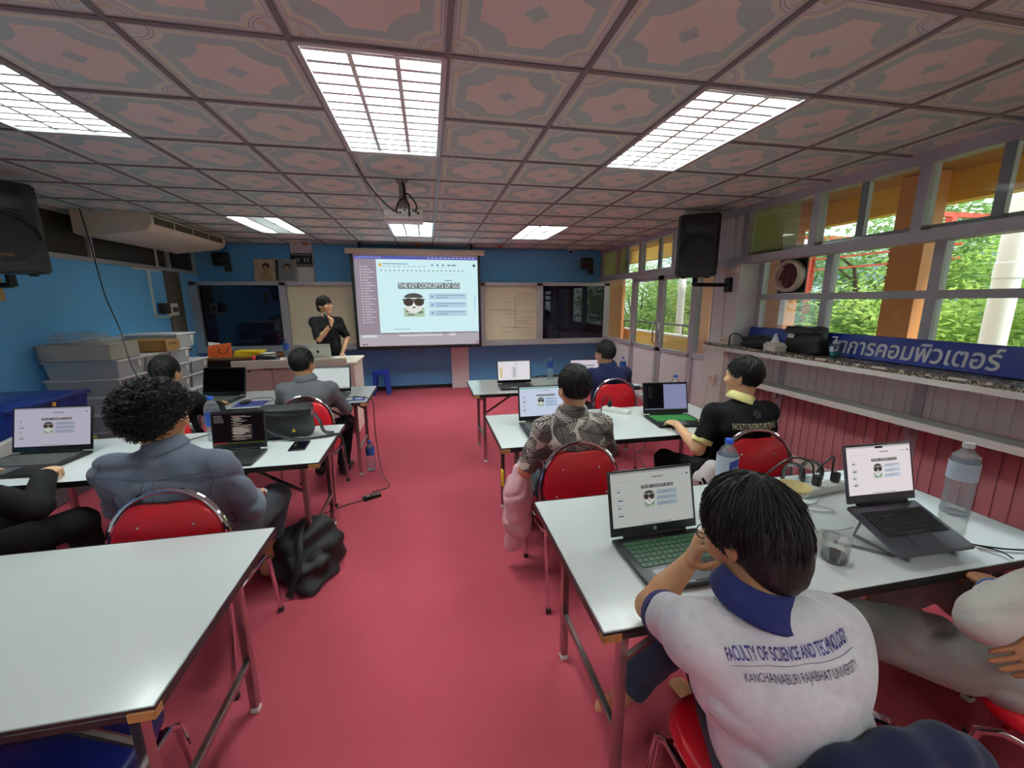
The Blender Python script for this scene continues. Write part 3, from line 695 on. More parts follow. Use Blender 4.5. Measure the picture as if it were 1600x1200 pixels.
# teacher desk
def pedestal():
    t = thing('teacher_desk', 'pale pink teacher desk with cream top edge below the presenter', 'desk', (-1.6, 5.55, 0))
    pk = mat('pinkish_laminate', rgb(224, 190, 182), .4, nz=(4, .05)); cr = mat('cream_laminate', rgb(246, 236, 218), .35, nz=(4, .03))
    MB().use(cr).rbox((0, .1, .905), (1.36, .72, .03), .006).build('desktop', t)
    mb = MB().use(cr); mb.rbox((-.06, -.27, .93), (1.28, .03, .10), .006); mb.build('front_fascia', t)
    mb = MB().use(pk)
    for x in (-.50, -.07, .36): mb.rbox((x, -.235, .46), (.42, .02, .80), .004, 1)
    mb.build('front_panel', t)
    for x in (.63, -.65): MB().use(cr).rbox((x, .1, .445), (.05, .66, .89), .006, 1).build('side_panel', t)
    mb = MB().use(M['blackm']); mb.rbox((-.52, -.262, .85), (.03, .02, .015), .003); mb.rbox((.4, -.262, .85), (.03, .02, .015), .003); mb.build('lock', t)
pedestal()
t = thing('side_desk', 'brown wooden desk with dark open front beside the teacher desk', 'desk', (-2.78, 6.80, 0))
MB().use(M['dkwood']).rbox((0, 0, .86), (1.0, .6, .035), .004, 1).build('desktop', t)
for x in (-.48, .48): MB().use(M['dkwood']).span((x-.02, -.28, 0), (x+.02, .28, .845)).build('side_panel', t, None)
MB().use(mat('desk_interior_shade', rgb(26, 24, 26), .6, nz=(5, .2))).span((-.46, -.2, .02), (.46, -.18, .845)).build('shade_sheet', t, None)  # near-black sheet stands in for the shaded interior under the desk
t = thing('shopping_bag', 'orange paper bag with handles lying on the brown desk', 'bag', (-3.02, 6.66, .8785), .2)
og = mat('orange_paper', rgb(226, 96, 36), .5, nz=(9, .15))
MB().use(og).add([(-.15, -.06, 0), (.13, -.06, 0), (.13, .08, 0), (-.15, .08, 0), (-.13, -.02, .17), (.14, -.05, .19), (.14, .03, .2), (-.13, .03, .14)], [(0, 1, 2, 3), (4, 5, 6, 7), (0, 1, 5, 4), (1, 2, 6, 5), (2, 3, 7, 6), (3, 0, 4, 7)]).build('bag_body', t)
MB().use(M['black']).tube(curve_pts([(.02, -.062, .13), (.0, -.09, .08), (.05, -.1, .05), (.1, -.09, .08), (.12, -.06, .14)]), .006, 6).build('handle', t)
MB().use(M['white_pl']).add([(-.12, -.01, .13), (.02, -.01, .19), (.0, .03, .2), (-.14, .03, .22)], [(0, 1, 2, 3)]).build('paper_sheet', t)
yl = mat('yellow_card', rgb(232, 206, 30), .5, nz=(9, .06))
for k in range(2):
    o = MB().use(yl).rbox((0, 0, .02), (.34, .24, .038), .004, 1).build('folder'); o.location = (-2.66+.02*k, 6.72, .8785+.04*k); o.rotation_euler = (0, 0, .05-.1*k)
    tag(o, ('lower' if k == 0 else 'upper')+' yellow folder of the pair beside the orange bag', 'folder', 'yellow folders on the brown desk')
o = MB().use(M['white_pl']).rbox((0, 0, .02), (.15, .2, .035), .01).build('paper_pack'); o.location = (-2.40, 6.72, .8785); tag(o, 'white paper pack to the right of the yellow folders', 'paper pack')
# items on the teacher desk
def silver_laptop():
    t = thing('laptop', 'silver laptop seen from behind on the teacher desk', 'laptop', (-1.42, 5.62, .9205), PI)
    sv = mat('silver_aluminium', rgb(190, 196, 190), .35, .4, nz=(6, .03))
    MB().use(sv).rbox((0, -.11, .008), (.31, .22, .014), .005).build('base', t)
    ld = MB().use(sv).at(TR(0, 0, .014) @ RX(math.radians(-12))).rbox((0, 0, .10), (.31, .008, .2), .004).build('lid', t)
    MB().use(M['blackm']).at(TR(0, 0, .014) @ RX(math.radians(-12))).ell((0, .0045, .1), (.018, .002, .02), 12).build('emblem', ld)
silver_laptop()
t = thing('toiletry_pouch', 'black pouch with red trim lying on the teacher desk', 'pouch', (-2.03, 5.62, .9205))
MB().use(M['black']).rbox((0, 0, .045), (.28, .16, .09), .04, 3).build('body', t); MB().use(M['redv']).rbox((-.125, -.03, .05), (.05, .12, .075), .03, 3).build('trim', t)
t = thing('floral_pouch', 'dark pouch with pale dots right of the bottle on the teacher desk', 'pouch', (-1.66, 5.62, .9205))
MB().use(M['black']).rbox((0, 0, .055), (.18, .14, .11), .05, 3).build('body', t)
mb = MB().use(M['cream_pl'])
for k in range(9): mb.ell((-.07+.018*k, -.066, .05+.03*math.sin(k*2.1)), (.006, .004, .006), 8)
mb.build('dots', t)
# blue plastic stool by the front wall
t = thing('plastic_stool', 'blue plastic stool against the blue front wall', 'stool', (-.90, 7.62, 0))
bp = mat('blue_plastic', rgb(38, 62, 168), .35, nz=(6, .08))
MB().use(bp).lathe([(0, .44), (.13, .44), (.15, .43), (.155, .40), (.145, .37), (.14, .37)], (0, 0, 0), 28).build('seat', t)
for a in (PI/4, 3*PI/4, 5*PI/4, 7*PI/4):
    d = Vector((math.cos(a), math.sin(a), 0)); s = Vector((-d.y, d.x, 0)); vs = []
    for r, hw, z in ((.145, .055, .39), (.165, .04, .2), (.2, .032, 0)):
        for q, o_ in ((-1, 0), (1, 0), (1, -.022), (-1, -.022)): vs.append(d*(r+o_)+s*hw*q+Vector((0, 0, z)))
    MB().use(bp).add(vs, [(0, 1, 5, 4), (1, 2, 6, 5), (2, 3, 7, 6), (3, 0, 4, 7), (4, 5, 9, 8), (5, 6, 10, 9), (6, 7, 11, 10), (7, 4, 8, 11), (0, 3, 2, 1), (8, 9, 10, 11)]).build('leg', t)
# ------------------------------------------------------------------ laptops
dark_pl = mat('dark_grey_laptop_shell', rgb(44, 45, 48), .38, .2, nz=(12, .1)); blk_pl = mat('black_laptop_shell', rgb(24, 24, 26), .4, .1, nz=(12, .1))
space = mat('space_grey_aluminium', rgb(92, 92, 102), .35, .6, nz=(10, .04)); pad_m = mat('touchpad_surface', rgb(78, 80, 84), .3, nz=(6, .05)); padl = mat('touchpad_grey', rgb(150, 156, 158), .3, nz=(6, .05))
key_b = mat('black_keys', rgb(30, 30, 33), .5, nz=(40, .2)); key_g = mat('green_lit_keys', rgb(30, 42, 34), .5, nz=(90, .3), emit=((.10, .42, .16), .045)); key_gg = mat('bright_green_lit_keys', rgb(26, 70, 32), .5, nz=(60, .4), emit=((.08, .5, .1), .16))
key_w = mat('white_lit_keys', rgb(58, 62, 58), .5, nz=(120, .5), emit=((.3, .34, .3), .06))
def laptop(hinge, rz, w, d, lh, tilt, lab, shell, keys, page, st=.8, base_tilt=0., pad=pad_m, extra=None, bz=.3):
    """hinge = middle of the hinge line; the base runs from the hinge towards local -y"""
    t = thing('laptop', lab, 'laptop', hinge, rz, 'open laptops on the white tables')
    B = RX(base_tilt)
    MB().at(B).use(shell).rbox((0, -d/2, -.009), (w, d, .018), .006).build('base', t)
    mb = MB().at(B).use(keys); kw = w*.86/14; kd = d*.46/5.4
    for r in range(6):
        for k in range(14):
            if r == 5 and 3 < k < 9: continue
            mb.box((-w*.43+kw*(k+.5), -.035-kd*(r+.5), .0015), (kw*.84, kd*.8, .003))
    if True: mb.box((-w*.43+kw*6.5, -.035-kd*5.5, .0015), (kw*4.8, kd*.8, .003))
    mb.build('keyboard', t, None)
    MB().at(B).use(pad).box((-w*.03, -d*.80, .0006), (w*.32, d*.30, .0012)).build('touchpad', t, None)
    L = TR(0, 0, .006) @ RX(-tilt)
    lid = MB().at(L).use(shell).rbox((0, .003, lh/2), (w, .009, lh), .004).build('lid', t)
    MB().at(B).use(blk_pl).tube([(-w*.36, 0, .002), (w*.36, 0, .002)], .008, 8).build('hinge', t)
    mb = MB().at(L); c = Canvas(mb, w*.94, lh-.04, TR(0, -.0018, lh/2+.012) @ RX(PI/2), st); page(c); mb.build('screen', lid, None)
    if extra: extra(t, B, L, w, d, lh)
    return t
def hp_extra(t, B, L, w, d, lh):
    MB().at(L).use(M['chrome']).lathe([(0, 0), (.008, 0), (.008, .001), (0, .001)], (0, -.0025, .016), 16, RX(PI/2)).build('round_emblem', t)
    MB().at(B).use(padl).box((-w*.22, -d*.83, .0006), (w*.3, d*.28, .001)).build('reflective_palm_sticker', t, None)
def sticker(t, B, L, w, d, lh):
    MB().at(B).use(mat('yellow_sticker', rgb(196, 190, 70), .4, nz=(80, .4))).box((w*.04, -d*.88, .0006), (.05, .014, .001)).build('sticker', t, None)
def notch(t, B, L, w, d, lh):
    MB().at(L).use(blk_pl).box((0, -.0035, lh-.014), (.035, .001, .008)).build('notch', t, None)
    sm_ = mat('stand_metal', rgb(140, 140, 146), .35, .7, nz=(9, .05))
    for s in (-1, 1):
        p = [B @ Vector((s*.10, -.03, -.018)), Vector((s*.13, -.02, -.1115)), Vector((s*.10, -d+.03, -.1115)), B @ Vector((s*.09, -d+.02, -.02))]
        MB().use(sm_).tube(p, .006, 6).build('folding_stand', t)
laptop((.815, 1.285, .769), .03, .365, .285, .245, math.radians(14), 'laptop with green lit keys before the white polo student in the foreground', dark_pl, key_g, lambda c: slide_page(c, (204, 208, 202), (170, 184, 196)), .62, extra=hp_extra)
laptop((1.70, 1.15, .868), -.03, .315, .22, .225, math.radians(14), 'grey laptop raised on a folding stand near the big water bottle', space, key_b, lambda c: slide_page(c, (238, 228, 230), (206, 212, 226)), .85, base_tilt=math.radians(20), extra=notch, pad=mat('space_grey_pad', rgb(84, 84, 94), .3, .5, nz=(6, .03)))
laptop((.80, 2.80, .78), -.02, .375, .33, .255, math.radians(10), 'black laptop with slide and green top bar before the floral shirt student', blk_pl, key_w, lambda c: slide_page(c, (206, 216, 238), (170, 196, 224), tint=(120, 196, 160)), .85, extra=sticker)
laptop((1.80, 2.80, .769), -.12, .365, .30, .245, math.radians(14), 'laptop with bright green keys and half dark half lavender screen', blk_pl, key_gg, page_split, .75)
laptop((.885, 4.28, .769), -.03, .375, .26, .245, math.radians(8), 'laptop with spreadsheet list on the far right table, nobody at it', blk_pl, key_b, page_sheet, .85)
laptop((1.69, 4.20, .769), -.08, .37, .26, .24, math.radians(10), 'laptop with slide before the navy shirt student with glasses', blk_pl, key_b, lambda c: slide_page(c, (226, 214, 226), (200, 204, 220), dense=False), .8)
laptop((-2.27, 2.84, .769), -.06, .43, .36, .27, math.radians(14), 'large laptop with slide at the left edge, a hand on its keys', blk_pl, key_w, lambda c: slide_page(c, (200, 196, 214), (168, 176, 196)), .68, extra=sticker)
laptop((-1.165, 2.64, .769), .0, .30, .25, .235, math.radians(7), 'laptop with dark code editor screen beside the curly haired student', dark_pl, key_b, page_code, .75, pad=padl)
laptop((-1.98, 4.32, .769), -.12, .40, .34, .27, math.radians(16), 'black laptop with black screen before the black clothed student far left', blk_pl, key_w, lambda c: (c.rect(0, 0, 1, 1, (9, 9, 10))), .5)
laptop((-.985, 4.24, .769), -.04, .37, .30, .255, math.radians(12), 'laptop with pale blank page before the grey jacket student', blk_pl, key_g, page_white, .85)

# ------------------------------------------------------------------ bottles, glassware
pet = clear_mat('clear_bottle_plastic', (.985, .99, 1), .5, .06, .10); milky = clear_mat('milky_bottle_plastic', (.98, .99, 1), .5, .12, .22)
water = clear_mat('drinking_water', (.94, .97, .99), .3, .02, .10)
capb = mat('blue_bottle_cap', rgb(42, 98, 214), .4, nz=(30, .05)); capw = mat('white_bottle_cap', rgb(232, 234, 236), .4, nz=(30, .03))
lblw = mat('pale_bottle_label', rgb(206, 220, 238), .45, nz=(40, .1)); lblb = mat('blue_bottle_label', rgb(36, 78, 160), .45, nz=(26, .5)); lblt = mat('white_label_print', rgb(240, 244, 250), .45, nz=(30, .04)); lbld = mat('label_navy_print', rgb(40, 60, 140), .45, nz=(30, .1))
def bottle(loc, h, r, lab, cap, lbl, fill, lo=.45, hi=.72, body=pet, word=None, rz=0):
    t = thing('water_bottle', lab, 'water bottle', loc, rz, 'plastic water bottles')
    prof = [(r*.75, 0), (r*.96, h*.015), (r, h*.05)]
    for k in range(7):
        z = h*(.08+k*.05); prof += [(r*.985, z), (r*.93, z+h*.025)]
    prof += [(r, h*.45), (r, h*.70), (r*.96, h*.76), (r*.7, h*.85), (r*.36, h*.91), (r*.33, h*.955)]
    MB().use(body).lathe(prof, (0, 0, 0), 24).build('bottle_body', t, 50)
    wp = [(rr*.955, z+.002) for rr, z in prof if z < h*fill]; MB().use(water).lathe(wp+[(wp[-1][0], h*fill)], (0, 0, 0), 20).build('water', t, 50)
    MB().use(cap).lathe([(r*.36, h*.93), (r*.40, h*.935), (r*.40, h*.995), (r*.36, h), (0, h)], (0, 0, 0), 18).build('cap', t)
    lb = MB().use(lbl).lathe([(r*1.015, h*lo), (r*1.015, h*hi)], (0, 0, 0), 24); lb.f = lb.f[:24]; lb.fm = lb.fm[:24]; lb = lb.build('label', t)
    if word:
        mb = MB().use(lbld); n = 16; A = lambda a, z: (r*1.022*math.cos(a), r*1.022*math.sin(a), z)
        for i in range(n):
            a0, a1 = -2.35+i*.1, -2.35+(i+1)*.1; e0, e1 = abs(i-n/2)/n, abs(i+1-n/2)/n
            mb.quad(A(a0, h*(lo+.03+.1*e0)), A(a1, h*(lo+.03+.1*e1)), A(a1, h*(hi-.02-.1*e1)), A(a0, h*(hi-.02-.1*e0)))
        mb.build('label_emblem', lb, None)
        me = text_mesh(word, h*.062, lblt, 0, 'CENTER', .0004)
        for v in me.vertices: a = -PI/2+v.co.x/r; v.co = Vector(A(a, v.co.y+h*(lo+hi)/2))*1.0; v.co.x *= 1.006; v.co.y *= 1.006
        link('label_lettering', me, lb)
    return t
bottle((2.16, 1.19, .75), .315, .047, 'big clear water bottle with white cap right of the grey laptop', capw, lblw, .82, .5, .74, milky, word=None)
bottle((1.27, 1.48, .75), .30, .044, 'blue capped bottle just behind the hair of the white polo student', capb, lblw, .78, .42, .76, word='ออยิว', rz=.3)
bottle((-1.43, 2.93, .75), .30, .044, 'blue capped bottle behind the laptop with dark code screen', capb, lblb, .75, .36, .66, rz=-.2)
bottle((-.63, 4.02, 0), .31, .042, 'water bottle standing on the red floor by the table leg', capb, lblb, .3, .55, .8)
bottle((1.365, 4.52, .75), .27, .036, 'water bottle on the far right table beside the spreadsheet laptop', capb, lblb, .3, .5, .8)
bottle((2.13, 4.22, .75), .28, .036, 'water bottle at the right shoulder of the navy shirt student', capb, lblb, .3, .5, .8)
bottle((2.02, 3.04, .75), .28, .042, 'water bottle peeking above the half lavender laptop screen', capb, lblb, .4, .4, .7)
bottle((-1.82, 5.70, .9205), .27, .036, 'water bottle standing on the teacher desk between dark pouches', capb, lblb, .3, .5, .8)
gl = clear_mat('drinking_glass', (.985, .99, .985), .5, .03, .03); cof = mat('black_coffee', rgb(24, 12, 10), .3, nz=(9, .1)); fol = mat('coffee_foam_crema', rgb(120, 90, 60), .5, nz=(40, .3))
t = thing('coffee_glass', 'short clear glass with a little black coffee in front of the grey laptop', 'glass', (1.355, 1.03, .75))
R1 = [(.0, .006), (.034, .006), (.036, .012), (.041, .085), (.043, .085), (.038, .004), (.036, .0), (0, 0)]
mb = MB().use(gl).lathe(R1, (0, 0, 0), 28)
for i in range(20): a = 2*PI*i/20; mb.tube([(.0385*math.cos(a), .0385*math.sin(a), .006), (.0415*math.cos(a), .0415*math.sin(a), .06)], .0012, 4)
mb.build('glass_body', t)
MB().use(cof).lathe([(0, .0065), (.0335, .0065), (.0355, .027), (0, .027)], (0, 0, 0), 24).build('coffee', t); MB().use(gl).lathe([(.0425, .083), (.044, .086), (.0425, .087)], (0, 0, 0), 28).build('rim', t)
t = thing('coffee_dripper', 'coffee dripper with wet paper filter on a glass carafe', 'coffee dripper', (1.385, 1.245, .75))
MB().use(gl).lathe([(.0, .004), (.05, .004), (.056, .02), (.05, .045), (.03, .075), (.032, .095), (.034, .095), (.032, .076), (.052, .046), (.058, .02), (.052, 0), (0, 0)], (0, 0, 0), 28).build('carafe', t)
MB().use(cof).lathe([(0, .0045), (.049, .005), (.0545, .02), (.051, .035), (0, .035)], (0, 0, 0), 24).build('coffee', t)
MB().use(M['black']).lathe([(0, .097), (.052, .097), (.054, .101), (.05, .105), (.02, .105), (.024, .118), (0, .118)], (0, 0, 0), 28).build('dripper_base', t)
cone = MB().use(gl); n = 40; vs = []; fs = []
for i, (r, z) in enumerate(((.022, .115), (.05, .155), (.066, .175), (.069, .176))):
    for j in range(n): k = 1+.035*(j % 2); vs.append((r*k*math.cos(2*PI*j/n), r*k*math.sin(2*PI*j/n), z))
for i in range(3):
    for j in range(n): fs.append((i*n+j, i*n+(j+1) % n, (i+1)*n+(j+1) % n, (i+1)*n+j))
cone.add(vs, fs); cone.build('dripper_cone', t, 20)
MB().use(mat('wet_paper_filter', rgb(222, 206, 150), .7, nz=(30, .15))).lathe([(.018, .117), (.047, .158), (.060, .178), (.058, .178), (.045, .158), (.017, .118)], (0, 0, 0), 30).build('paper_filter', t)
MB().use(cof).lathe([(0, .14), (.034, .141)], (0, 0, 0), 24).build('coffee_grounds', t)
dome = clear_mat('thin_clear_plastic', (.96, .97, .97), 1., .08, .04)
for k, (x, y, lab) in enumerate(((1.74, 1.58, 'left clear plastic dome lid behind the power strip'), (1.86, 1.59, 'right clear plastic dome lid behind the power strip'))):
    o = MB().use(dome).lathe([(.05, 0), (.052, .05), (.045, .08), (.028, .1), (0, .105)], (0, 0, 0), 24).build('dome_lid', None, 60); o.location = (x, y, .75); tag(o, lab, 'lid', 'clear dome lids')
# power strips, chargers, cables
def power_strip(loc, rz, lab, n, plugs):
    t = thing('power_strip', lab, 'power strip', loc, rz, 'white power strips')
    MB().use(M['white_pl']).rbox((0, 0, .018), (.06*n+.05, .068, .036), .006).build('body', t)
    mb = MB().use(M['black'])
    for i in range(n):
        x = -.03*n+.06*i+.03
        for s in (-1, 1): mb.box((x+s*.008, .01, .0362), (.003, .012, .0008))
        mb.box((x, -.012, .0362), (.005, .007, .0008))
    mb.build('socket_slots', t, None)
    for i in plugs:
        x = -.03*n+.06*i+.03; MB().use(M['black']).rbox((x, .0, .062), (.034, .034, .052), .01).build('plug', t)
    return t
power_strip((1.79, 1.475, .75), .10, 'white power strip with two black plugs on the near right table', 4, (1, 3))
power_strip((1.475, 3.0, .75), -.9, 'white power strip with one black plug on the middle right table', 3, (0,))
def cable(pts, r, m, lab, name='cable', n=8, group=None):
    o = MB().use(m).tube(curve_pts(pts, n), r, 6).build(name); return tag(o, lab, 'cable', group)
cable([(1.735, 1.47, .84), (1.72, 1.48, .90), (1.62, 1.5, .92), (1.48, 1.52, .82), (1.38, 1.56, .757)], .0045, M['black'], 'black cable arching left from the near power strip')
cable([(1.85, 1.48, .84), (1.85, 1.48, .89), (1.82, 1.46, .93), (1.77, 1.46, .9), (1.745, 1.465, .855)], .0045, M['black'], 'short black cable arching between the two plugs of the near power strip')
wc = mat('grey_white_cable', rgb(196, 198, 198), .5, nz=(30, .05))
cable([(1.72, 1.42, .756), (1.66, 1.38, .756), (1.57, 1.36, .757), (1.60, 1.31, .756), (1.67, 1.30, .757), (1.64, 1.36, .756), (1.56, 1.40, .756)], .0028, wc, 'thin pale cable looped behind the coffee dripper')
cable([(1.42, 1.17, .756), (1.48, 1.19, .756), (1.53, 1.17, .757), (1.54, 1.12, .80)], .0028, wc, 'thin pale cable from the coffee carafe toward the grey laptop')
cable([(1.87, 1.135, .85), (1.9, 1.1, .79), (1.92, 1.02, .757), (1.98, .96, .757), (2.1, .92, .757), (2.24, .905, .757)], .003, M['black'], 'thin dark cable running from the grey laptop to the right table edge')
cable([(1.94, .98, .758), (1.97, .935, .758), (1.96, .90, .757)], .0025, M['black'], 'short dark cable tail near the right front table edge')
o = MB().use(M['black']).rbox((0, 0, .018), (.10, .05, .036), .012).build('charger_brick'); o.location = (1.98, 1.24, .75); tag(o, 'black charger brick behind the grey laptop screen', 'charger')
o = MB().use(mat('steel_ruler', rgb(150, 152, 158), .3, .8, nz=(40, .1))).rbox((0, 0, .002), (.17, .022, .003), .001, 1).build('steel_strip'); o.location = (1.52, 1.06, .75); o.rotation_euler = (0, 0, -.75); tag(o, 'flat steel strip lying left of the raised grey laptop', 'metal strip')
cable([(1.44, 3.04, .82), (1.43, 3.05, .87), (1.37, 3.02, .87), (1.31, 2.93, .80), (1.28, 2.82, .757)], .0045, M['black'], 'dark cable looping from the power strip on the middle right table')
o = MB().use(M['black']).ell((0, 0, .012), (.055, .075, .022), 18).build('computer_mouse'); o.location = (1.25, 2.76, .763); o.rotation_euler = (0, 0, .9); tag(o, 'black mouse beside the neck of the floral shirt student', 'mouse')
cable([(1.99, 2.62, .757), (2.1, 2.7, .757), (2.2, 2.72, .757), (2.245, 2.74, .74), (2.26, 2.75, .5), (2.3, 3.0, .1), (2.7, 3.6, .02), (3.1, 4.1, .3), (3.235, 4.2, .72)], .0035, wc, 'pale cable from the lavender screen laptop to the wall socket')
cable([(1.48+.035*math.sin(k*1.57), 2.6+.05*math.cos(k*1.57), .68-k*.045) for k in range(15)], .004, wc, 'coiled white cable hanging below the middle right table')
cable([(-2.0+.05, 2.72, .757), (-1.9, 2.70, .757), (-1.75, 2.75, .758), (-1.6, 2.95, .757), (-1.5, 3.1, .757)], .0035, M['black'], 'black cable from the large laptop at the left edge')
cable([(-.80, 4.0, .757), (-.74, 4.06, .757), (-.68, 4.02, .757), (-.59, 3.95, .757), (-.555, 3.92, .72), (-.55, 3.9, .4), (-.50, 3.75, .1), (-.42, 3.6, .012), (-.52, 3.52, .01), (-.56, 3.48, .02)], .004, M['black'], 'black cable falling from the far left table to the floor adapter')
t = thing('power_adapter', 'black power adapter lying on the red floor in the aisle', 'power adapter', (-.55, 3.40, 0), .5)
MB().use(M['black']).rbox((0, 0, .016), (.15, .055, .032), .006).build('brick', t); MB().use(M['white_pl']).lathe([(0, .0325), (.009, .0325), (.009, .033), (0, .033)], (-.03, 0, 0), 14).build('round_label', t)
cable([(-.62, 3.36, .01), (-.75, 3.30, .008), (-.88, 3.2, .008), (-1.0, 3.05, .008)], .004, M['black'], 'black cable running from the floor adapter under the middle left table')
cable([(-1.62, 3.32, .01), (-1.45, 3.34, .03), (-1.32, 3.2, .015), (-1.0, 2.9, .008), (-.88, 2.75, .008), (-.95, 2.58, .008), (-1.2, 2.5, .008)], .0045, M['black'], 'black cable looping on the floor under the middle left table')
t = thing('power_adapter', 'black power adapter on the floor under the middle left table', 'power adapter', (-1.55, 3.42, 0), .6)
MB().use(M['black']).rbox((0, 0, .016), (.2, .06, .032), .006).build('brick', t); MB().use(mat('yellow_label', rgb(190, 170, 60), .5, nz=(60, .4))).box((.0, 0, .0325), (.06, .02, .0008)).build('label', t, None)
nvy = mat('navy_print', rgb(44, 58, 138), .45, nz=(14, .45)); 
o = MB().use(nvy).rbox((0, 0, .0025), (.24, .2, .004), .001, 1).build('mouse_pad'); o.location = (-1.62, 3.98, .75); o.rotation_euler = (0, 0, .1); tag(o, 'dark blue printed mouse pad beside the black screen laptop', 'mouse pad')
o = MB().use(M['black']).ell((0, 0, .014), (.032, .055, .022), 16).build('computer_mouse'); o.location = (-1.66, 3.98, .757); o.rotation_euler = (0, 0, -.5); tag(o, 'small black mouse on the blue printed pad', 'mouse')
cable([(-1.66, 4.03, .765), (-1.70, 4.14, .757), (-1.6, 4.2, .757), (-1.5, 4.16, .757), (-1.47, 4.05, .757), (-1.5, 3.95, .757)], .003, M['black'], 'black mouse cable looping beside the blue mouse pad')
t = thing('brochure', 'blue and white printed brochure at the right end of the far left table', 'brochure', (-.725, 3.97, .75), .1)
MB().use(nvy).rbox((0, 0, .0015), (.19, .15, .003), .0008, 1).build('sheet', t); MB().use(M['white_pl']).box((-.055, .02, .0034), (.07, .09, .0006)).build('white_panel', t, None); MB().use(lblw).lathe([(0, .0034), (.035, .0034), (.035, .004), (0, .004)], (.04, 0, 0), 18).build('round_print', t)
t = thing('smartphone', 'black smartphone lying on the middle left table', 'phone', (-.845, 2.68, .75), .06)
MB().use(M['black']).rbox((0, 0, .004), (.10, .17, .008), .004).build('body', t); MB().use(M['dglass']).box((0, 0, .0083), (.092, .16, .0006)).build('screen', t, None)
t = thing('smartphone', 'black phone on the far right table beside the navy shirt student', 'phone', (2.13, 3.98, .75), .5)
MB().use(M['black']).rbox((0, 0, .004), (.08, .16, .008), .004).build('body', t); MB().use(M['dglass']).box((0, 0, .0083), (.072, .15, .0006)).build('screen', t, None)
cable([(-.9, 2.83, .756), (-.95, 2.80, .757), (-1.03, 2.79, .757), (-.97, 2.84, .757), (-.88, 2.86, .756), (-.85, 2.82, .757)], .003, wc, 'thin pale cable tangled in front of the camera bag')
t = thing('computer_case_cables', 'black cable clutter behind the laptops on the far right table', 'cables', (1.4, 4.6, .75))
for k in range(4): MB().use(M['black']).tube(curve_pts([(-.33+.12*k, .03, .006), (-.28+.14*k, .0, .03), (-.2+.16*k, .035, .006+.01*k), (-.08+.15*k, .01, .028), (.1+.1*k, .04, .006)]), .006, 6).build('cable', t)

# ------------------------------------------------------------------ bags
bagm = mat('dark_grey_canvas', rgb(54, 56, 58), .8, nz=(9, .15), bump=(240, .25)); bagb = mat('black_nylon', rgb(20, 20, 22), .6, nz=(9, .2), bump=(90, .3))
def soft_box(mb, c, d, seed, amp=.012, n=10, taper=.9, Mx=None):
    """a slack fabric box with bulging, uneven sides"""
    r = random.Random(seed); ph = [r.random()*6 for _ in range(6)]; bm = bmesh.new(); bmesh.ops.create_cube(bm, size=2)
    bmesh.ops.subdivide_edges(bm, edges=list(bm.edges), cuts=n, use_grid_fill=True); Mx = Mx or Matrix.Identity(4)
    for v in bm.verts:
        x, y, z = v.co; k = (abs(x)**6+abs(y)**6+abs(z)**6)**(1/6); x, y, z = x/k, y/k, z/k
        tp = 1+(taper-1)*(z+1)/2; x *= tp; y *= tp
        w = math.sin(3*x+ph[0]+2*z)*math.sin(4*y+ph[1])+.6*math.sin(6*z+ph[2]+3*x)+.4*math.sin(9*x+ph[3])*math.sin(7*z+ph[4])
        q = Vector((x*d[0]/2, y*d[1]/2, z*d[2]/2)); q += Vector((x, y, z*.5)).normalized()*amp*w*(1 if z > -.9 else .2)
        v.co = q
    bm.verts.index_update(); mb.add([Mx @ (Vector(c)+v.co) for v in bm.verts], [[v.index for v in f.verts] for f in bm.faces]); bm.free()
t = thing('camera_bag', 'dark grey camera bag standing on the middle left table', 'bag', (-.985, 2.93, .75), .06)
mb = MB().use(bagm); soft_box(mb, (0, 0, .105), (.33, .17, .21), 4, .006, 10, .96); mb.build('body', t, 60)
mb = MB().use(bagb); soft_box(mb, (0, -.015, .185), (.345, .19, .06), 5, .004, 8, .95); mb.build('flap', t, 60)
mb = MB().use(bagb); mb.tube(curve_pts([(-.16, -.095, .16), (-.05, -.105, .05), (.1, -.13, .01), (.26, -.1, .008), (.335, -.08, .006), (.36, -.09, -.06), (.365, -.10, -.2), (.36, -.09, -.30)]), .02, 8, False, .25); mb.build('shoulder_strap', t)
mb = MB().use(bagb); mb.tube(curve_pts([(.17, 0, .15), (.21, -.03, .1), (.24, -.06, .03), (.3, -.05, .01)]), .014, 8, False, .4); mb.build('side_strap', t)
MB().use(mat('yellow_tag', rgb(226, 200, 40), .5, nz=(30, .1))).prism([(-.012, -.01), (.012, -.01), (0, .016)], .004, TR(.06, -.093, .06) @ RX(PI/2)).build('yellow_tag', t)
mb = MB().use(M['steel']); mb.rbox((.165, -.03, .17), (.02, .04, .05), .005); mb.build('buckle', t)
t = thing('backpack', 'black backpack on the floor under the middle left table end', 'backpack', (-.80, 2.50, 0), -.5)
mb = MB().use(bagb); soft_box(mb, (0, 0, .16), (.30, .44, .30), 11, .03, 12, .62); mb.build('body', t, 60)
mb = MB().use(bagb); soft_box(mb, (.10, -.10, .10), (.2, .26, .18), 13, .025, 10, .6); mb.build('front_pocket', t, 60)
mb = MB().use(bagb); mb.tube(curve_pts([(-.1, .1, .27), (-.02, .0, .33), (.06, -.12, .30), (.12, -.2, .18), (.1, -.27, .02)]), .02, 8, False, .3); mb.build('strap', t)
cn = 1.151
t = thing('messenger_bag', 'black bag standing on the stone counter in front of the blue sign', 'bag', (3.50, 3.23, cn), PI/2-.08)
mb = MB().use(bagb); soft_box(mb, (0, 0, .125), (.42, .17, .25), 21, .008, 12, .84); mb.build('body', t, 60)
mb = MB().use(bagb); soft_box(mb, (.0, .045, .215), (.37, .14, .07), 22, .004, 8, .9); mb.build('flap', t, 60)
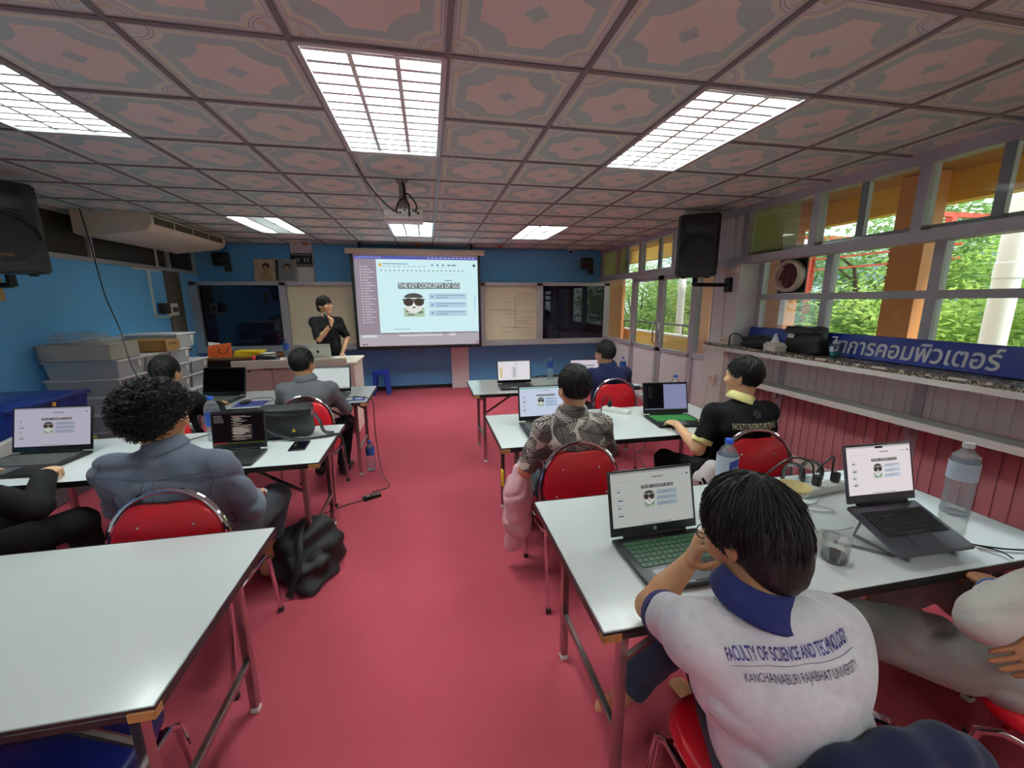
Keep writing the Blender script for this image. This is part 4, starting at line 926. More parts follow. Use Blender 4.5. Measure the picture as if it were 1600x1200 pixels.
MB().use(M['white_pl']).box((.10, .083, .17), (.08, .003, .065), RX(.28)).build('white_tag', t, None)
t = thing('folded_bag', 'flat black bag lying on the counter left of the tissue box', 'bag', (3.45, 3.74, cn), PI/2)
mb = MB().use(bagb); soft_box(mb, (0, 0, .06), (.40, .20, .11), 31, .016, 10, .85); mb.build('body', t, 60)
MB().use(bagb).tube(curve_pts([(.16, .05, .08), (.24, .08, .13), (.29, .12, .11), (.27, .15, .03), (.25, .16, .015)]), .016, 8, False, .4).build('strap', t)
t = thing('tissue_box', 'small white floral tissue box with a tissue sticking out', 'tissue box', (3.365, 3.45, cn), 1.35)
mb = MB().use(mat('floral_card', rgb(226, 216, 206), .5, nz=(30, .18))); mb.prism([(-.09, 0), (.09, 0), (.105, .055), (.05, .085), (-.05, .085), (-.105, .055)], .11, RX(PI/2)); mb.build('box', t)
MB().use(mat('tissue_paper', rgb(240, 236, 236), .8, nz=(20, .03))).add([(-.04, -.02, .08), (.04, -.025, .08), (.045, .02, .08), (-.035, .025, .08), (-.012, .0, .175), (.004, .006, .17)], [(0, 1, 5, 4), (1, 2, 5), (2, 3, 4, 5), (3, 0, 4)]).build('tissue', t)
t = thing('hand_sanitiser', 'pump bottle with pale blue gel on the stone counter', 'bottle', (3.46, 2.91, cn))
MB().use(clear_mat('clear_pump_bottle', (.9, .95, .97), 1., .05, .08)).rbox((0, 0, .06), (.075, .05, .12), .015, 3).build('bottle_body', t)
MB().use(mat('pale_blue_gel', rgb(60, 176, 206), .2, nz=(8, .06))).rbox((0, 0, .026), (.066, .042, .046), .012, 3).build('gel', t)
mb = MB().use(M['white_pl']); mb.lathe([(.018, .12), (.018, .14), (.006, .142), (.006, .175), (0, .175)], (0, 0, 0), 16); mb.rbox((-.015, 0, .178), (.055, .016, .01), .004); mb.build('pump', t)
MB().use(lblw).box((-.0385, 0, .075), (.001, .035, .045)).build('label', t, None)
for k, (y, m_) in enumerate(((4.10, 'cream'),)):
    t = thing('socket_box', 'small cream socket box on the counter beside the column', 'socket box', (3.34, 4.12, cn)); MB().use(M['cream_pl']).rbox((0, 0, .04), (.07, .1, .08), .008).build('body', t)
    mb = MB().use(M['blackm']); mb.box((-.036, -.02, .045), (.002, .012, .02)); mb.box((-.036, .02, .045), (.002, .012, .02)); mb.build('socket_slots', t, None)
t = thing('switch_box', 'cream switch box high on the white column', 'switch box', (3.36, 4.16, 1.98)); MB().use(M['cream_pl']).rbox((0, 0, 0), (.04, .2, .07), .008).build('body', t); MB().use(M['white_pl']).rbox((-.02, -.04, 0), (.01, .04, .045), .003).build('switch', t)
t = thing('wall_socket', 'cream wall socket low on the white counter end panel with white plug', 'socket', (3.30, 4.2, .74))
MB().use(M['cream_pl']).rbox((-.025, 0, 0), (.03, .09, .11), .006).build('body', t); MB().use(M['white_pl']).rbox((-.055, 0, .02), (.035, .035, .03), .008).build('plug', t)
# blue department sign leaning on the counter
t = thing('department_sign', 'long dark blue sign with white Thai lettering on the stone counter', 'sign', (3.565, 2.30, cn+.004), -PI/2)
sgm = mat('dark_blue_sign_face', rgb(18, 36, 118), .3, nz=(3, .06)); Ms = RX(math.radians(-12))
MB().at(Ms).use(sgm).rbox((0, 0, .10), (3.5, .02, .20), .003, 1).build('board', t)
mb = MB().at(Ms); add_text(mb, 'วิทยาการคอมพิวเตอร์', .185, mat('white_sign_lettering', rgb(226, 226, 222), .4, nz=(30, .03)), TR(-.26, -.0115, .09) @ RX(PI/2), .0008, 1.32, .003)
mb.build('thai_lettering', t, None)
# exhaust fan in the window
t = thing('exhaust_fan', 'round cream exhaust fan with dark red blades set in the window', 'fan', (XB-.035, 3.62, 1.885))
MB().use(M['blackm']).span((.0, -.16, -.17), (.015, .16, .17)).build('mounting_plate', t, None)
MB().use(M['cream_pl']).lathe([(.13, 0), (.155, .0), (.16, .06), (.15, .075), (.132, .075), (.126, .03), (.126, .0)], (0, 0, 0), 36, RY(-PI/2)).build('ring', t)
dr = mat('dark_red_blade', rgb(78, 22, 30), .45, nz=(9, .2))
mb = MB().use(dr); mb.lathe([(0, .01), (.124, .01), (.124, .012), (0, .012)], (0, 0, 0), 30, RY(-PI/2)); mb.build('backing', t)
for k in range(5):
    a = 2*PI*k/5; MB().use(dr).at(RX(a)).add([(-.02, .02, -.02), (-.045, .115, -.045), (-.035, .12, .0), (-.02, .115, .04), (-.018, .02, .025)], [(0, 1, 2, 3, 4)]).build('blade', t, None)
MB().use(dr).ell((-.035, 0, 0), (.022, .03, .03), 14).build('hub', t)

# ------------------------------------------------------------------ loudspeakers
def pa_speaker(loc, rz, lab, wall, arm):
    t = thing('loudspeaker', lab, 'loudspeaker', loc, rz)          # local front = -y
    mb = MB().use(mat('textured_black_cabinet', rgb(17, 17, 19), .6, nz=(30, .2), bump=(300, .2))); w, h, d = .43, .66, .36
    out = [(-w/2, -d/2+.04), (-w/2+.03, -d/2), (w/2-.03, -d/2), (w/2, -d/2+.04), (w/2-.05, d/2), (-w/2+.05, d/2)]
    mb.prism(out, h-.03, TR(0, 0, 0)); mb.prism([(x*.93, y*.93) for x, y in out], h, TR(0, 0, 0)); mb.build('cabinet', t)
    MB().use(mat('black_speaker_grille', rgb(10, 10, 11), .7, nz=(200, .5))).lathe([(0, .004), (.165, .004), (.17, .0)], (0, -d/2, -.08), 32, RX(PI/2)).build('woofer_grille', t)
    mb = MB().use(M['blackm']); pts = [(.19*math.cos(a), -d/2-.006, -.08+.19*math.sin(a)) for a in np.linspace(0, PI, 20)]; mb.tube(pts, .012, 8); mb.build('horn_rim', t)
    mb = MB().use(M['blackm']); mb.rbox((0, -d/2-.002, .2), (.28, .012, .14), .005); mb.build('horn', t)
    MB().use(mat('brown_badge', rgb(96, 44, 38), .4, .3, nz=(40, .2))).box((0, -d/2-.003, -.2), (.07, .004, .016)).build('badge', t, None)
    mb = MB().use(M['blackm'])
    for x in (-.12, .12): mb.rbox((x, -.05, -h/2-.01), (.05, .05, .02), .005)
    mb.build('foot', t)
    inv = (Matrix.Translation(loc) @ RZ(rz)).inverted()
    mb = MB().at(inv).use(M['blackm']); mb.tube([(loc[0], loc[1], loc[2]-h/2-.01), (loc[0], loc[1], loc[2]-h/2-.10)], .03, 10); mb.tube([(loc[0], loc[1], loc[2]-h/2-.09), arm], .022, 8)
    s = -1 if wall > 0 else 1
    mb.rbox((arm[0], arm[1], arm[2]), (.03, .1, .16), .005); mb.build('wall_bracket', t)
pa_speaker((3.04, 4.34, 2.245), -.62, 'black loudspeaker on a bracket beside the white column', 1, (XR-.07, 4.2, 1.82))
pa_speaker((-3.2, 4.0, 2.215), .75, 'black loudspeaker high on the left wall cut by the photo edge', -1, (XL+.016, 4.0, 1.79))
o = MB().use(mat('gilt_picture', rgb(176, 140, 76), .5, nz=(9, .35))).rbox((0, 0, 0), (.02, .26, .24), .004, 1).build('framed_picture'); o.location = (XL+.011, 4.48, 1.80); tag(o, 'small golden framed picture below the left loudspeaker', 'picture')

# ------------------------------------------------------------------ air conditioner, wall boxes, cables on the left wall
t = thing('air_conditioner', 'long cream ceiling air conditioner along the left wall', 'air conditioner', (-3.33, 6.28, 2.5))
prof = [(-.36, .13), (.30, .13), (.355, .12), (.37, .10), (.37, .02), (.34, -.03), (.28, -.06), (-.28, -.13), (-.36, -.10)]
mb = MB().use(M['cream_pl']); mb.prism([(x, z) for x, z in prof], 1.62, TR(0, 0, 0) @ RX(PI/2)); mb.build('casing', t)
mb = MB().use(M['cream_pl'])
for s in (-1, 1): MB().use(M['cream_pl']).prism([(x*1.02+.003, z*1.05) for x, z in prof], .04, TR(0, s*.83, 0) @ RX(PI/2)).build('end_cap', t)
gm = mat('brown_air_grille', rgb(96, 84, 62), .5, nz=(40, .2))
for k in range(4):
    y = -.6+.4*k; mb = MB().use(gm); mb.box((.362, y, .055), (.03, .36, .075))
    for q in range(5): mb.box((.378, y, .026+.015*q), (.008, .36, .004))
    mb.build('outlet_grille', t, None)
t = thing('wall_socket_box', 'grey socket box with white frame and conduit on the left wall', 'socket box', (XL, 6.95, 1.56))
MB().use(M['white_pl']).rbox((.02, .12, .0), (.04, .26, .18), .008).build('box', t); MB().use(mat('dark_charger', rgb(52, 48, 50), .5, nz=(20, .2))).rbox((.06, -.12, .02), (.07, .17, .15), .015).build('charger', t)
MB().use(mat('dark_socket', rgb(70, 66, 60), .5, nz=(20, .2))).box((.042, .16, 0), (.004, .13, .07)).build('socket_face', t, None)
mb = MB().use(M['white_pl']); mb.span((.0, -.28, -.10), (.02, -.255, .56)); mb.span((0, -.28, -.11), (.02, .24, -.085)); mb.span((0, .235, -.75), (.02, .26, -.09)); mb.span((0, -.6, .54), (.02, -.05, .565)); mb.span((0, -.05, .54), (.02, -.025, .95)); mb.build('conduit', t, None)
cable([(-3.55, 5.36, 2.63), (-3.5, 5.33, 2.34), (-3.45, 5.28, 2.09), (-3.35, 5.17, 1.73), (-3.08, 4.86, 1.39), (-2.9, 4.63, 1.07), (-2.75, 4.48, .87), (-2.66, 4.4, .45), (-2.62, 4.36, .012)], .006, M['black'], 'black cable hanging from the ceiling across the blue left wall')
# storage boxes stacked by the left wall
bx = clear_mat('translucent_storage_plastic', (.86, .88, .89), .8, .25, .6); rimm = mat('white_box_rim', rgb(236, 236, 236), .45, nz=(12, .05)); junk = mat('grey_box_contents', rgb(150, 150, 152), .8, nz=(14, .4))
def storage_box():
    t = thing('storage_box', 'x', 'storage box', group='translucent storage boxes stacked along the left wall')
    mb = MB().use(bx); w, d, h = .62, .40, .165
    b = [(-w/2*.94, -d/2*.92), (w/2*.94, -d/2*.92), (w/2*.94, d/2*.92), (-w/2*.94, d/2*.92)]; tp = [(-w/2, -d/2), (w/2, -d/2), (w/2, d/2), (-w/2, d/2)]
    mb.add([(*p, .002) for p in b]+[(*p, h) for p in tp], [(0, 1, 2, 3), (0, 1, 5, 4), (1, 2, 6, 5), (2, 3, 7, 6), (3, 0, 4, 7)]); mb.build('tub', t, None)
    MB().use(rimm).rbox((0, 0, h+.005), (w+.025, d+.025, .018), .004, 1).build('lid', t)
    MB().use(rimm).rbox((w/2*.99, .12, .11), (.012, .045, .07), .004, 1).build('clip', t)
    mb = MB().use(junk); soft_box(mb, (0, 0, .055), (.5, .3, .10), 8, .01, 5); mb.build('contents', t, 60)
    return t
SB = None; ords = ['lowest', 'second lowest', 'third', 'fourth', 'fifth', 'sixth']
cols_ = [(4.92, 6, 'stack nearest the blue tub'), (5.36, 6, 'second stack from the blue tub'), (5.80, 6, 'third stack from the blue tub'), (6.24, 5, 'stack nearest the orange bag')]
for y, n, cl in cols_:
    for k in range(n):
        if SB is None: SB = o = storage_box()
        else: o = copy_tree(SB)
        o.location = (-3.40+.02*((k*7) % 3-1), y, .183*k+.001); tag(o, '%s translucent storage box from the floor in the %s' % (ords[k], cl))
o = copy_tree(SB); o.location = (-3.40, 6.0, .183*6+.001); tag(o, 'topmost translucent storage box behind the brown carton')
cb = mat('grey_cardboard', rgb(182, 176, 164), .8, nz=(6, .08)); kb = mat('brown_cardboard', rgb(156, 118, 66), .8, nz=(6, .12))
t = thing('cardboard_box', 'grey cardboard box on top of the stack nearest the blue tub', 'box', (-3.38, 4.88, 1.10)); MB().use(cb).rbox((0, 0, .075), (.60, .42, .15), .006, 1).build('box_body', t)
MB().use(mat('grey_lid_face', rgb(206, 200, 186), .8, nz=(5, .05))).rbox((0, 0, .155), (.61, .43, .012), .004, 1).build('lid', t)
t = thing('paper_stack', 'loose papers and clear plastic on top of the grey cardboard box', 'papers', (-3.33, 4.9, 1.262))
for k in range(4): MB().use(M['white_pl']).box((.02*k, .01*k-.02, .006+.012*k), (.30, .21, .01), RZ(.15*k)).build('paper_sheet', t, None)
mb = MB().use(milky); soft_box(mb, (-.1, -.05, .05), (.4, .3, .09), 3, .02, 7); mb.build('plastic_wrap', t, 60)
t = thing('carton', 'brown carton lying on the third stack of storage boxes', 'carton', (-3.24, 5.55, 1.10), .05); MB().use(kb).rbox((0, 0, .065), (.46, .30, .13), .004, 1).build('carton_body', t)
MB().use(kb).rbox((-.02, -.02, .135), (.30, .22, .01), .003, 1, RX(.06)).build('flap', t)
mb = MB().use(mat('brown_print', rgb(92, 62, 30), .8, nz=(30, .2)))
for k in range(5): mb.box((.231, -.08+.035*k, .085), (.001, .022, .028))
mb.build('print', t, None)
t = thing('lidded_tub', 'large dark blue tub with yellow handle by the left wall', 'tub', (-3.34, 3.86, .47), .02)
bl = mat('dark_blue_plastic', rgb(24, 46, 122), .35, nz=(5, .08))
MB().use(bl).add([(-.27, -.34, 0), (.27, -.34, 0), (.27, .34, 0), (-.27, .34, 0), (-.31, -.38, .40), (.31, -.38, .40), (.31, .38, .40), (-.31, .38, .40)], [(0, 1, 2, 3), (0, 1, 5, 4), (1, 2, 6, 5), (2, 3, 7, 6), (3, 0, 4, 7)]).build('tub_body', t)
mb = MB().use(bl); mb.rbox((0, 0, .415), (.66, .80, .035), .012); mb.rbox((0, 0, .437), (.5, .62, .02), .008); mb.build('lid', t)
MB().use(mat('yellow_handle', rgb(224, 164, 40), .45, nz=(9, .06))).tube(curve_pts([(.325, -.30, .40), (.35, -.29, .36), (.355, -.20, .35), (.355, -.06, .355), (.35, -.02, .40)]), .013, 8).build('handle', t)
t = thing('lidded_tub', 'grey tub with lime green lid below the dark blue tub', 'tub', (-3.34, 3.86, 0), .02)
MB().use(mat('grey_tub', rgb(112, 112, 116), .5, nz=(6, .1))).rbox((0, 0, .215), (.56, .70, .43), .03).build('tub_body', t); MB().use(mat('lime_plastic', rgb(150, 176, 62), .4, nz=(7, .06))).rbox((0, 0, .450), (.64, .76, .036), .012).build('lid', t)
o = MB().use(M['white_pl']).rbox((0, 0, .36), (.04, .5, .72), .01, 2, RY(.12)).build('white_board'); o.location = (-2.86, 3.12, .02); o.rotation_euler = (0, 0, .3); tag(o, 'white panel leaning at the left photo edge behind the large laptop', 'panel')

# ------------------------------------------------------------------ projector
t = thing('projector', 'white projector hanging from the ceiling in front of the screen', 'projector', (-.17, 3.78, 2.36))
MB().use(M['white_pl']).rbox((0, 0, .0), (.32, .25, .09), .015).build('body', t)
mb = MB().use(M['white_pl']); mb.rbox((0, -.127, .012), (.31, .012, .05), .004, 1); mb.build('rear_panel', t)
mb = MB().use(M['blackm'])
for k in range(5): mb.rbox((-.02+.035*k, -.134, .005+.02*(k % 2)), (.02, .006, .014), .002, 1)
mb.build('connector', t)
MB().use(M['dglass']).lathe([(0, 0), (.03, 0), (.035, .02), (.03, .025), (0, .02)], (.08, .125, .0), 20, RX(-PI/2)).build('lens', t)
mb = MB().use(M['steel']); mb.lathe([(0, .28), (.055, .28), (.055, .27), (.03, .25), (.03, .16), (.045, .06), (0, .045)], (0, -.02, 0), 18)
mb.build('ceiling_mount', t)
for k, p in enumerate([[(0, -.04, .27), (.01, -.06, .15), (-.03, -.12, .09), (-.05, -.16, .02), (-.04, -.142, .0)], [(0, -.04, .27), (.02, -.07, .18), (.06, -.13, .14), (.11, -.17, .06), (.10, -.142, .01)], [(.01, -.05, .25), (.03, -.08, .12), (.05, -.15, .06), (.05, -.17, -.03)]]):
    MB().use(M['black']).tube(curve_pts(p), .007, 6).build('cable', t)
cable([(-.47, 3.35, 2.635), (-.43, 3.45, 2.56), (-.36, 3.52, 2.47), (-.28, 3.60, 2.40), (-.23, 3.63, 2.37)], .005, M['black'], 'black cable running from the ceiling grid to the projector')
# ------------------------------------------------------------------ outside: gallery, parapet, pillars, steel frame, trees
GZ = -3.4
o = MB().use(mat('grass_ground', rgb(112, 134, 72), .9, nz=(.6, .3))).span((4.2, -30, GZ-.1), (60, 60, GZ)).build('ground', None, None); tag(o, kind='structure')
gal = MB().use(mat('gallery_concrete', rgb(150, 140, 128), .8, nz=(3, .1))).span((XB+.08, YB-4, -.25), (5.9, 16, -.03)).build('gallery_floor', None, None); tag(gal, kind='structure')
gal2 = MB().use(M['soffit']).span((XB+.1, YB-4, 2.98), (5.62, 16, 3.08)).build('gallery_soffit', None, None); tag(gal2, kind='structure')
mb = MB().use(M['yellow']).span((5.62, YB-4, 2.68), (5.8, 16, 3.3)); o = mb.build('gallery_beam', None, None); tag(o, kind='structure')
mb = MB().use(M['ochre']).span((5.62, YB-4, -.03), (5.78, 16, .84)); mb.use(M['cream']).span((5.6, YB-4, .84), (5.8, 16, .87)); o = mb.build('parapet', None, None); tag(o, kind='structure')
t = thing('parapet_rail', 'black metal rail above the ochre balcony wall outside the doors', 'rail', (5.7, 8, .87))
MB().use(M['blackm']).tube([(0, -10, .22), (0, 8, .22)], .022, 8).build('handrail', t)
for k in range(13): MB().use(M['blackm']).tube([(0, -9.7+1.45*k, 0), (0, -9.7+1.45*k, .22)], .014, 6).build('post', t)
for y0, y1, lab in ((10.9, 11.4, 'orange pillar farthest away behind the left side glass of the door wall'), (6.98, 7.25, 'orange pillar outside between the glass doors and the white column'), (5.3, 5.72, 'orange pillar outside behind the exhaust fan window'),
                    (3.62, 3.95, 'orange and brown pillar outside the middle bay window'), (-.3, .05, 'orange pillar outside far to the right out of frame')):
    mb = MB().use(M['orange']).span((-.1, -(y1-y0)/2, 0), (.1, (y1-y0)/2, 3.0)); o = mb.build('pillar', None, None); o.location = (5.36, (y0+y1)/2, -.03); tag(o, lab, 'pillar')
mb = MB().use(M['orange']).span((XB+.1, 8.75, -.03), (4.32, 9.1, 3.0)); o = mb.build('wall_outside', None, None); tag(o, kind='structure')
for x, y, r, lab in ((7.4, 4.08, .13, 'tall white round column outside the right bay window'), (6.7, 10.1, .095, 'tall white round column outside the glass doors')):
    o = MB().use(M['white']).lathe([(r, 0), (r, 5.3), (r*1.06, 5.31), (r*1.06, 5.5), (r, 5.51), (r, 9), (0, 9)], (0, 0, 0), 24).build('round_column'); o.location = (x, y, GZ); tag(o, lab, 'column')
t = thing('pergola', 'red steel pergola standing outside beyond the gallery', 'pergola', (10, 8, 0))
for z in (2.40, 2.66): MB().use(M['redst']).span((-.025, -1.75, z), (.025, 1.6, z+.04)).build('rail', t, None)
for x, y in ((0, -1.5), (0, 1.4)): MB().use(M['redst']).span((x-.06, y-.06, GZ), (x+.06, y+.06, 3.2)).build('post', t, None)
for y in (-1.5, 1.4): MB().use(M['redst']).span((-.3, y-.035, 3.2), (1.6, y+.035, 3.29)).build('rafter', t, None)
t = thing('far_building', 'pale grey building with bands of windows far beyond the trees', 'building', (40, 30, GZ))
MB().use(mat('pale_concrete', rgb(206, 210, 216), .7, nz=(.3, .05))).span((-4, -16, 0), (6, 12, 9.4)).build('wall', t, None)
MB().use(mat('roof_fascia', rgb(176, 170, 176), .6, nz=(.4, .1))).span((-4.6, -16.5, 9.4), (6.5, 12.5, 10.2)).build('roof', t, None)
for k in range(2): MB().use(mat('blue_grey_windows', rgb(122, 142, 156), .25, nz=(.8, .2))).span((-4.08, -15.5, 3.2+3.2*k), (-3.98, 11.5, 5.2+3.2*k)).build('window_band', t, None)
# trees: trunk, limbs and thousands of separate leaf blades in clumps
bark = mat('tree_bark', rgb(92, 78, 62), .9, nz=(12, .3))
def leaf_mat(name, a, b):
    m = mat(name, a, .55); nt = m.node_tree; bs = nt.nodes['Principled BSDF']; vec, _ = coords(nt)
    nt.links.new(mixc(nt, noise(nt, vec, 1.6, 3), a, b), bs.inputs['Base Color'])
    out = nt.nodes['Material Output']; tl = nt.nodes.new('ShaderNodeBsdfTranslucent'); tl.inputs[0].default_value = (*[min(1, c*1.25) for c in b], 1)
    mx = nt.nodes.new('ShaderNodeMixShader'); mx.inputs[0].default_value = .38
    nt.links.new(bs.outputs[0], mx.inputs[1]); nt.links.new(tl.outputs[0], mx.inputs[2]); nt.links.new(mx.outputs[0], out.inputs[0]); return m
leafA = leaf_mat('fresh_green_leaves', rgb(104, 138, 64), rgb(180, 202, 108)); leafB = leaf_mat('deep_green_leaves', rgb(70, 108, 58), rgb(130, 164, 90)); leafC = leaf_mat('dark_hedge_leaves', rgb(76, 104, 54), rgb(146, 174, 94))
def make_tree(seed, h, spread, lm, nclump, nleaf, size):
    r = np.random.default_rng(seed); t = thing('tree', 'x', 'tree', group='green trees outside the windows')
    mb = MB().use(bark); mb.tube([(0, 0, 0), (.08, .05, h*.2), (0, .1, h*.42), (.1, 0, h*.6)], [.16, .13, .10, .06], 8)
    cl = []
    for k in range(nclump):
        a = r.random()*2*PI; q = r.random()**.5; z = h*(.28+.7*r.random()); w = spread*(1-.55*abs(z/h-.6)/.5)
        c = np.array((math.cos(a)*q*w, math.sin(a)*q*w, z)); cl.append(c)
        if k < 14: mb.tube([(0, .05, h*(.2+.25*r.random())), tuple(c*np.array((.5, .5, .9))), tuple(c)], [.06, .035, .012], 5)
    mb.build('trunk', t)
    cl = np.array(cl); idx = r.integers(0, nclump, nleaf); off = r.normal(size=(nleaf, 3)); off /= np.linalg.norm(off, axis=1)[:, None]
    P = cl[idx]+off*(r.random((nleaf, 1))**.4)*np.array((1., 1., .6))*spread*.30
    d = r.normal(size=(nleaf, 3)); d[:, 2] *= .35; d /= np.linalg.norm(d, axis=1)[:, None]; s = np.cross(d, r.normal(size=(nleaf, 3))*.4+np.array((0, 0, 1))); s /= np.linalg.norm(s, axis=1)[:, None]
    L = size*(.6+.8*r.random((nleaf, 1))); V = np.stack([P-d*L, P+s*L*.38, P+d*L, P-s*L*.38], 1).reshape(-1, 3)
    me = bpy.data.meshes.new('foliage'); me.from_pydata(V.tolist(), [], np.arange(nleaf*4).reshape(-1, 4).tolist()); me.materials.append(lm); me.update()
    tag(link('foliage', me, t), kind='stuff'); return t
tr = [make_tree(1, 6.2, 2.6, leafA, 70, 16000, .072), make_tree(2, 6.0, 2.5, leafB, 70, 15000, .075), make_tree(3, 5.0, 2.6, leafC, 80, 16000, .066)]
spots = [(9.6, 6.4, 0), (10.3, 8.8, 2), (10.8, 3.4, 0), (10.2, 1.0, 2), (11.5, 8.6, 1), (12.2, 12.0, 1), (10.6, 14.2, 0), (12.8, 16.5, 1), (11.2, 20.5, 0), (14.5, 5.6, 1), (13.2, 1.0, 1), (15.2, 9.5, 0), (9.6, 18.0, 2), (16, 14, 2), (9.0, -1.4, 0), (17.5, 22.5, 1), (14.5, 27, 0)]
where = ['behind the orange pillar and fan window', 'low in front of the glass doors', 'right of the middle bay mullion', 'low right behind the white round column', 'dark behind the fan window', 'behind the left glass door', 'seen through the right glass door', 'far behind the glass doors',
         'far left beyond the door side glass', 'far behind the middle bay window', 'far behind the right bay window', 'far behind the fan window', 'left behind the balcony rail', 'far behind the white column', 'at the extreme right outside', 'faraway at the end of the gallery', 'farthest away behind the balcony']
for i, ((x, y, k), w) in enumerate(zip(spots, where)):
    o = tr[k] if i in (0, 4, 1) else copy_tree(tr[k]); s = .98+.35*((i*37) % 10)/10
    o.location = (x, y, GZ); o.rotation_euler = (0, 0, i*1.7); o.scale = (s, s, s*(.86 if k == 2 else .95)); tag(o, ('bright green', 'deep green', 'bushy green')[k]+' tree '+w)
# ------------------------------------------------------------------ smooth body surfaces from signed distance fields
class Field:
    def __init__(s, lo, hi, h):
        s.h = h; s.lo = np.array(lo, float); n = np.ceil((np.array(hi)-s.lo)/h).astype(int)+1
        s.ax = [(s.lo[i]+h*np.arange(n[i])).astype(np.float32) for i in range(3)]; s.v = np.full(n, .06, np.float32)
    def sub(s, lo, hi):
        sl = []
        for i in range(3):
            a = int(max(0, math.floor((lo[i]-s.lo[i])/s.h))); b = int(min(len(s.ax[i]), math.ceil((hi[i]-s.lo[i])/s.h)+1)); sl.append(slice(a, max(a, b)))
        return tuple(sl)
    def do(s, fn, lo, hi, k, op):
        m = max(k, .03)+.03; sl = s.sub(np.array(lo)-m, np.array(hi)+m); v = s.v[sl]
        if v.size == 0: return
        X = s.ax[0][sl[0]][:, None, None]; Y = s.ax[1][sl[1]][None, :, None]; Z = s.ax[2][sl[2]][None, None, :]
        d = fn(X, Y, Z)
        if op == 'u':
            q = np.maximum(k-np.abs(v-d), 0)/max(k, 1e-6); s.v[sl] = np.minimum(np.minimum(v, d)-q*q*k*.25, .06)
        else:
            d = -d; q = np.maximum(k-np.abs(v-d), 0)/max(k, 1e-6); s.v[sl] = np.maximum(v, d)+q*q*k*.25
        return s
    def cap(s, a, b, ra, rb=None, k=.02, op='u'):
        a = np.array(a, float); b = np.array(b, float); rb = ra if rb is None else rb; ab = b-a; L2 = max(ab@ab, 1e-12); r = max(ra, rb)
        def fn(X, Y, Z):
            x, y, z = X-a[0], Y-a[1], Z-a[2]; t = np.clip((x*ab[0]+y*ab[1]+z*ab[2])/L2, 0, 1)
            return np.sqrt((x-t*ab[0])**2+(y-t*ab[1])**2+(z-t*ab[2])**2)-(ra+(rb-ra)*t)
        s.do(fn, np.minimum(a, b)-r, np.maximum(a, b)+r, k, op); return s
    def ecap(s, a, b, side, ra, rb, k=.03):
        """capsule with an oval section: ra/rb = (half width along side, half depth)"""
        a = np.array(a, float); b = np.array(b, float); ab = b-a; L2 = ab@ab; ax = ab/math.sqrt(L2); sd = np.array(side, float); sd -= ax*(sd@ax); sd /= np.linalg.norm(sd); fr = np.cross(ax, sd); r = max(*ra, *rb)
        def fn(X, Y, Z):
            x, y, z = X-a[0], Y-a[1], Z-a[2]; t0 = (x*ab[0]+y*ab[1]+z*ab[2])/L2; t = np.clip(t0, 0, 1)
            w = ra[0]+(rb[0]-ra[0])*t; d = ra[1]+(rb[1]-ra[1])*t; e = (t0-t)*math.sqrt(L2)
            p = (x*sd[0]+y*sd[1]+z*sd[2])/w; q = (x*fr[0]+y*fr[1]+z*fr[2])/d; u = e/np.minimum(w, d)
            return (np.sqrt(p*p+q*q+u*u)-1)*np.minimum(w, d)
        s.do(fn, np.minimum(a, b)-r, np.maximum(a, b)+r, k, 'u'); return s
    def ell(s, c, A, r, k=.02, op='u'):
        c = np.array(c, float); A = np.array(A, float); m = max(r)
        def fn(X, Y, Z):
            x, y, z = X-c[0], Y-c[1], Z-c[2]; q = 0
            for i in range(3): q = q+((x*A[i][0]+y*A[i][1]+z*A[i][2])/r[i])**2
            return (np.sqrt(q)-1)*min(r)
        s.do(fn, c-m, c+m, k, op); return s
    def cut(s, p, n):                              # keep the side where (x-p).n < 0
        p = np.array(p, float); n = np.array(n, float); n /= np.linalg.norm(n)
        s.v = np.maximum(s.v, ((s.ax[0][:, None, None]-p[0])*n[0]+(s.ax[1][None, :, None]-p[1])*n[1]+(s.ax[2][None, None, :]-p[2])*n[2]).astype(np.float32)); return s
    def folds(s, amp, seed, fr=26., flow=None):
        r = np.random.default_rng(seed); X, Y, Z = s.ax[0][:, None, None], s.ax[1][None, :, None], s.ax[2][None, None, :]; w = 0
        for i in range(5):
            d = r.normal(size=3); d /= np.linalg.norm(d); d2 = r.normal(size=3)*6
            w = w+np.sin((X*d[0]+Y*d[1]+Z*d[2])*fr*(.55+.28*i)+1.3*np.sin(X*d2[0]+Y*d2[1]+Z*d2[2])+r.random()*6)/(1+.35*i)
        s.v = s.v+(amp*(1-np.abs(np.tanh(w)))*2-amp).astype(np.float32)*np.clip(1-np.abs(s.v)/.04, 0, 1); return s
    def mesh(s, smooth=1):
        v = s.v; h = s.h; sg = v < 0; nx, ny, nz = v.shape; C = [(i, j, k) for i in (0, 1) for j in (0, 1) for k in (0, 1)]
        g = [sg[i:nx-1+i, j:ny-1+j, k:nz-1+k] for i, j, k in C]; any_ = g[0].copy(); all_ = g[0].copy()
        for q in g[1:]: any_ |= q; all_ &= q
        mk = any_ & ~all_; idx = np.full(mk.shape, -1, np.int64); ijk = np.argwhere(mk); idx[mk] = np.arange(len(ijk)); pos = np.zeros((len(ijk), 3)); cnt = np.zeros(len(ijk))
        for a in range(8):
            for b in range(a+1, 8):
                ca, cb = np.array(C[a]), np.array(C[b])
                if np.abs(ca-cb).sum() != 1: continue
                va = v[tuple((ijk+ca).T)]; vb = v[tuple((ijk+cb).T)]; cr = (va < 0) != (vb < 0); t = np.where(cr, va/np.where(cr, va-vb, 1), 0)
                pos += (ca+t[:, None]*(cb-ca))*cr[:, None]; cnt += cr
        V = s.lo+h*(ijk+pos/cnt[:, None]); F = []
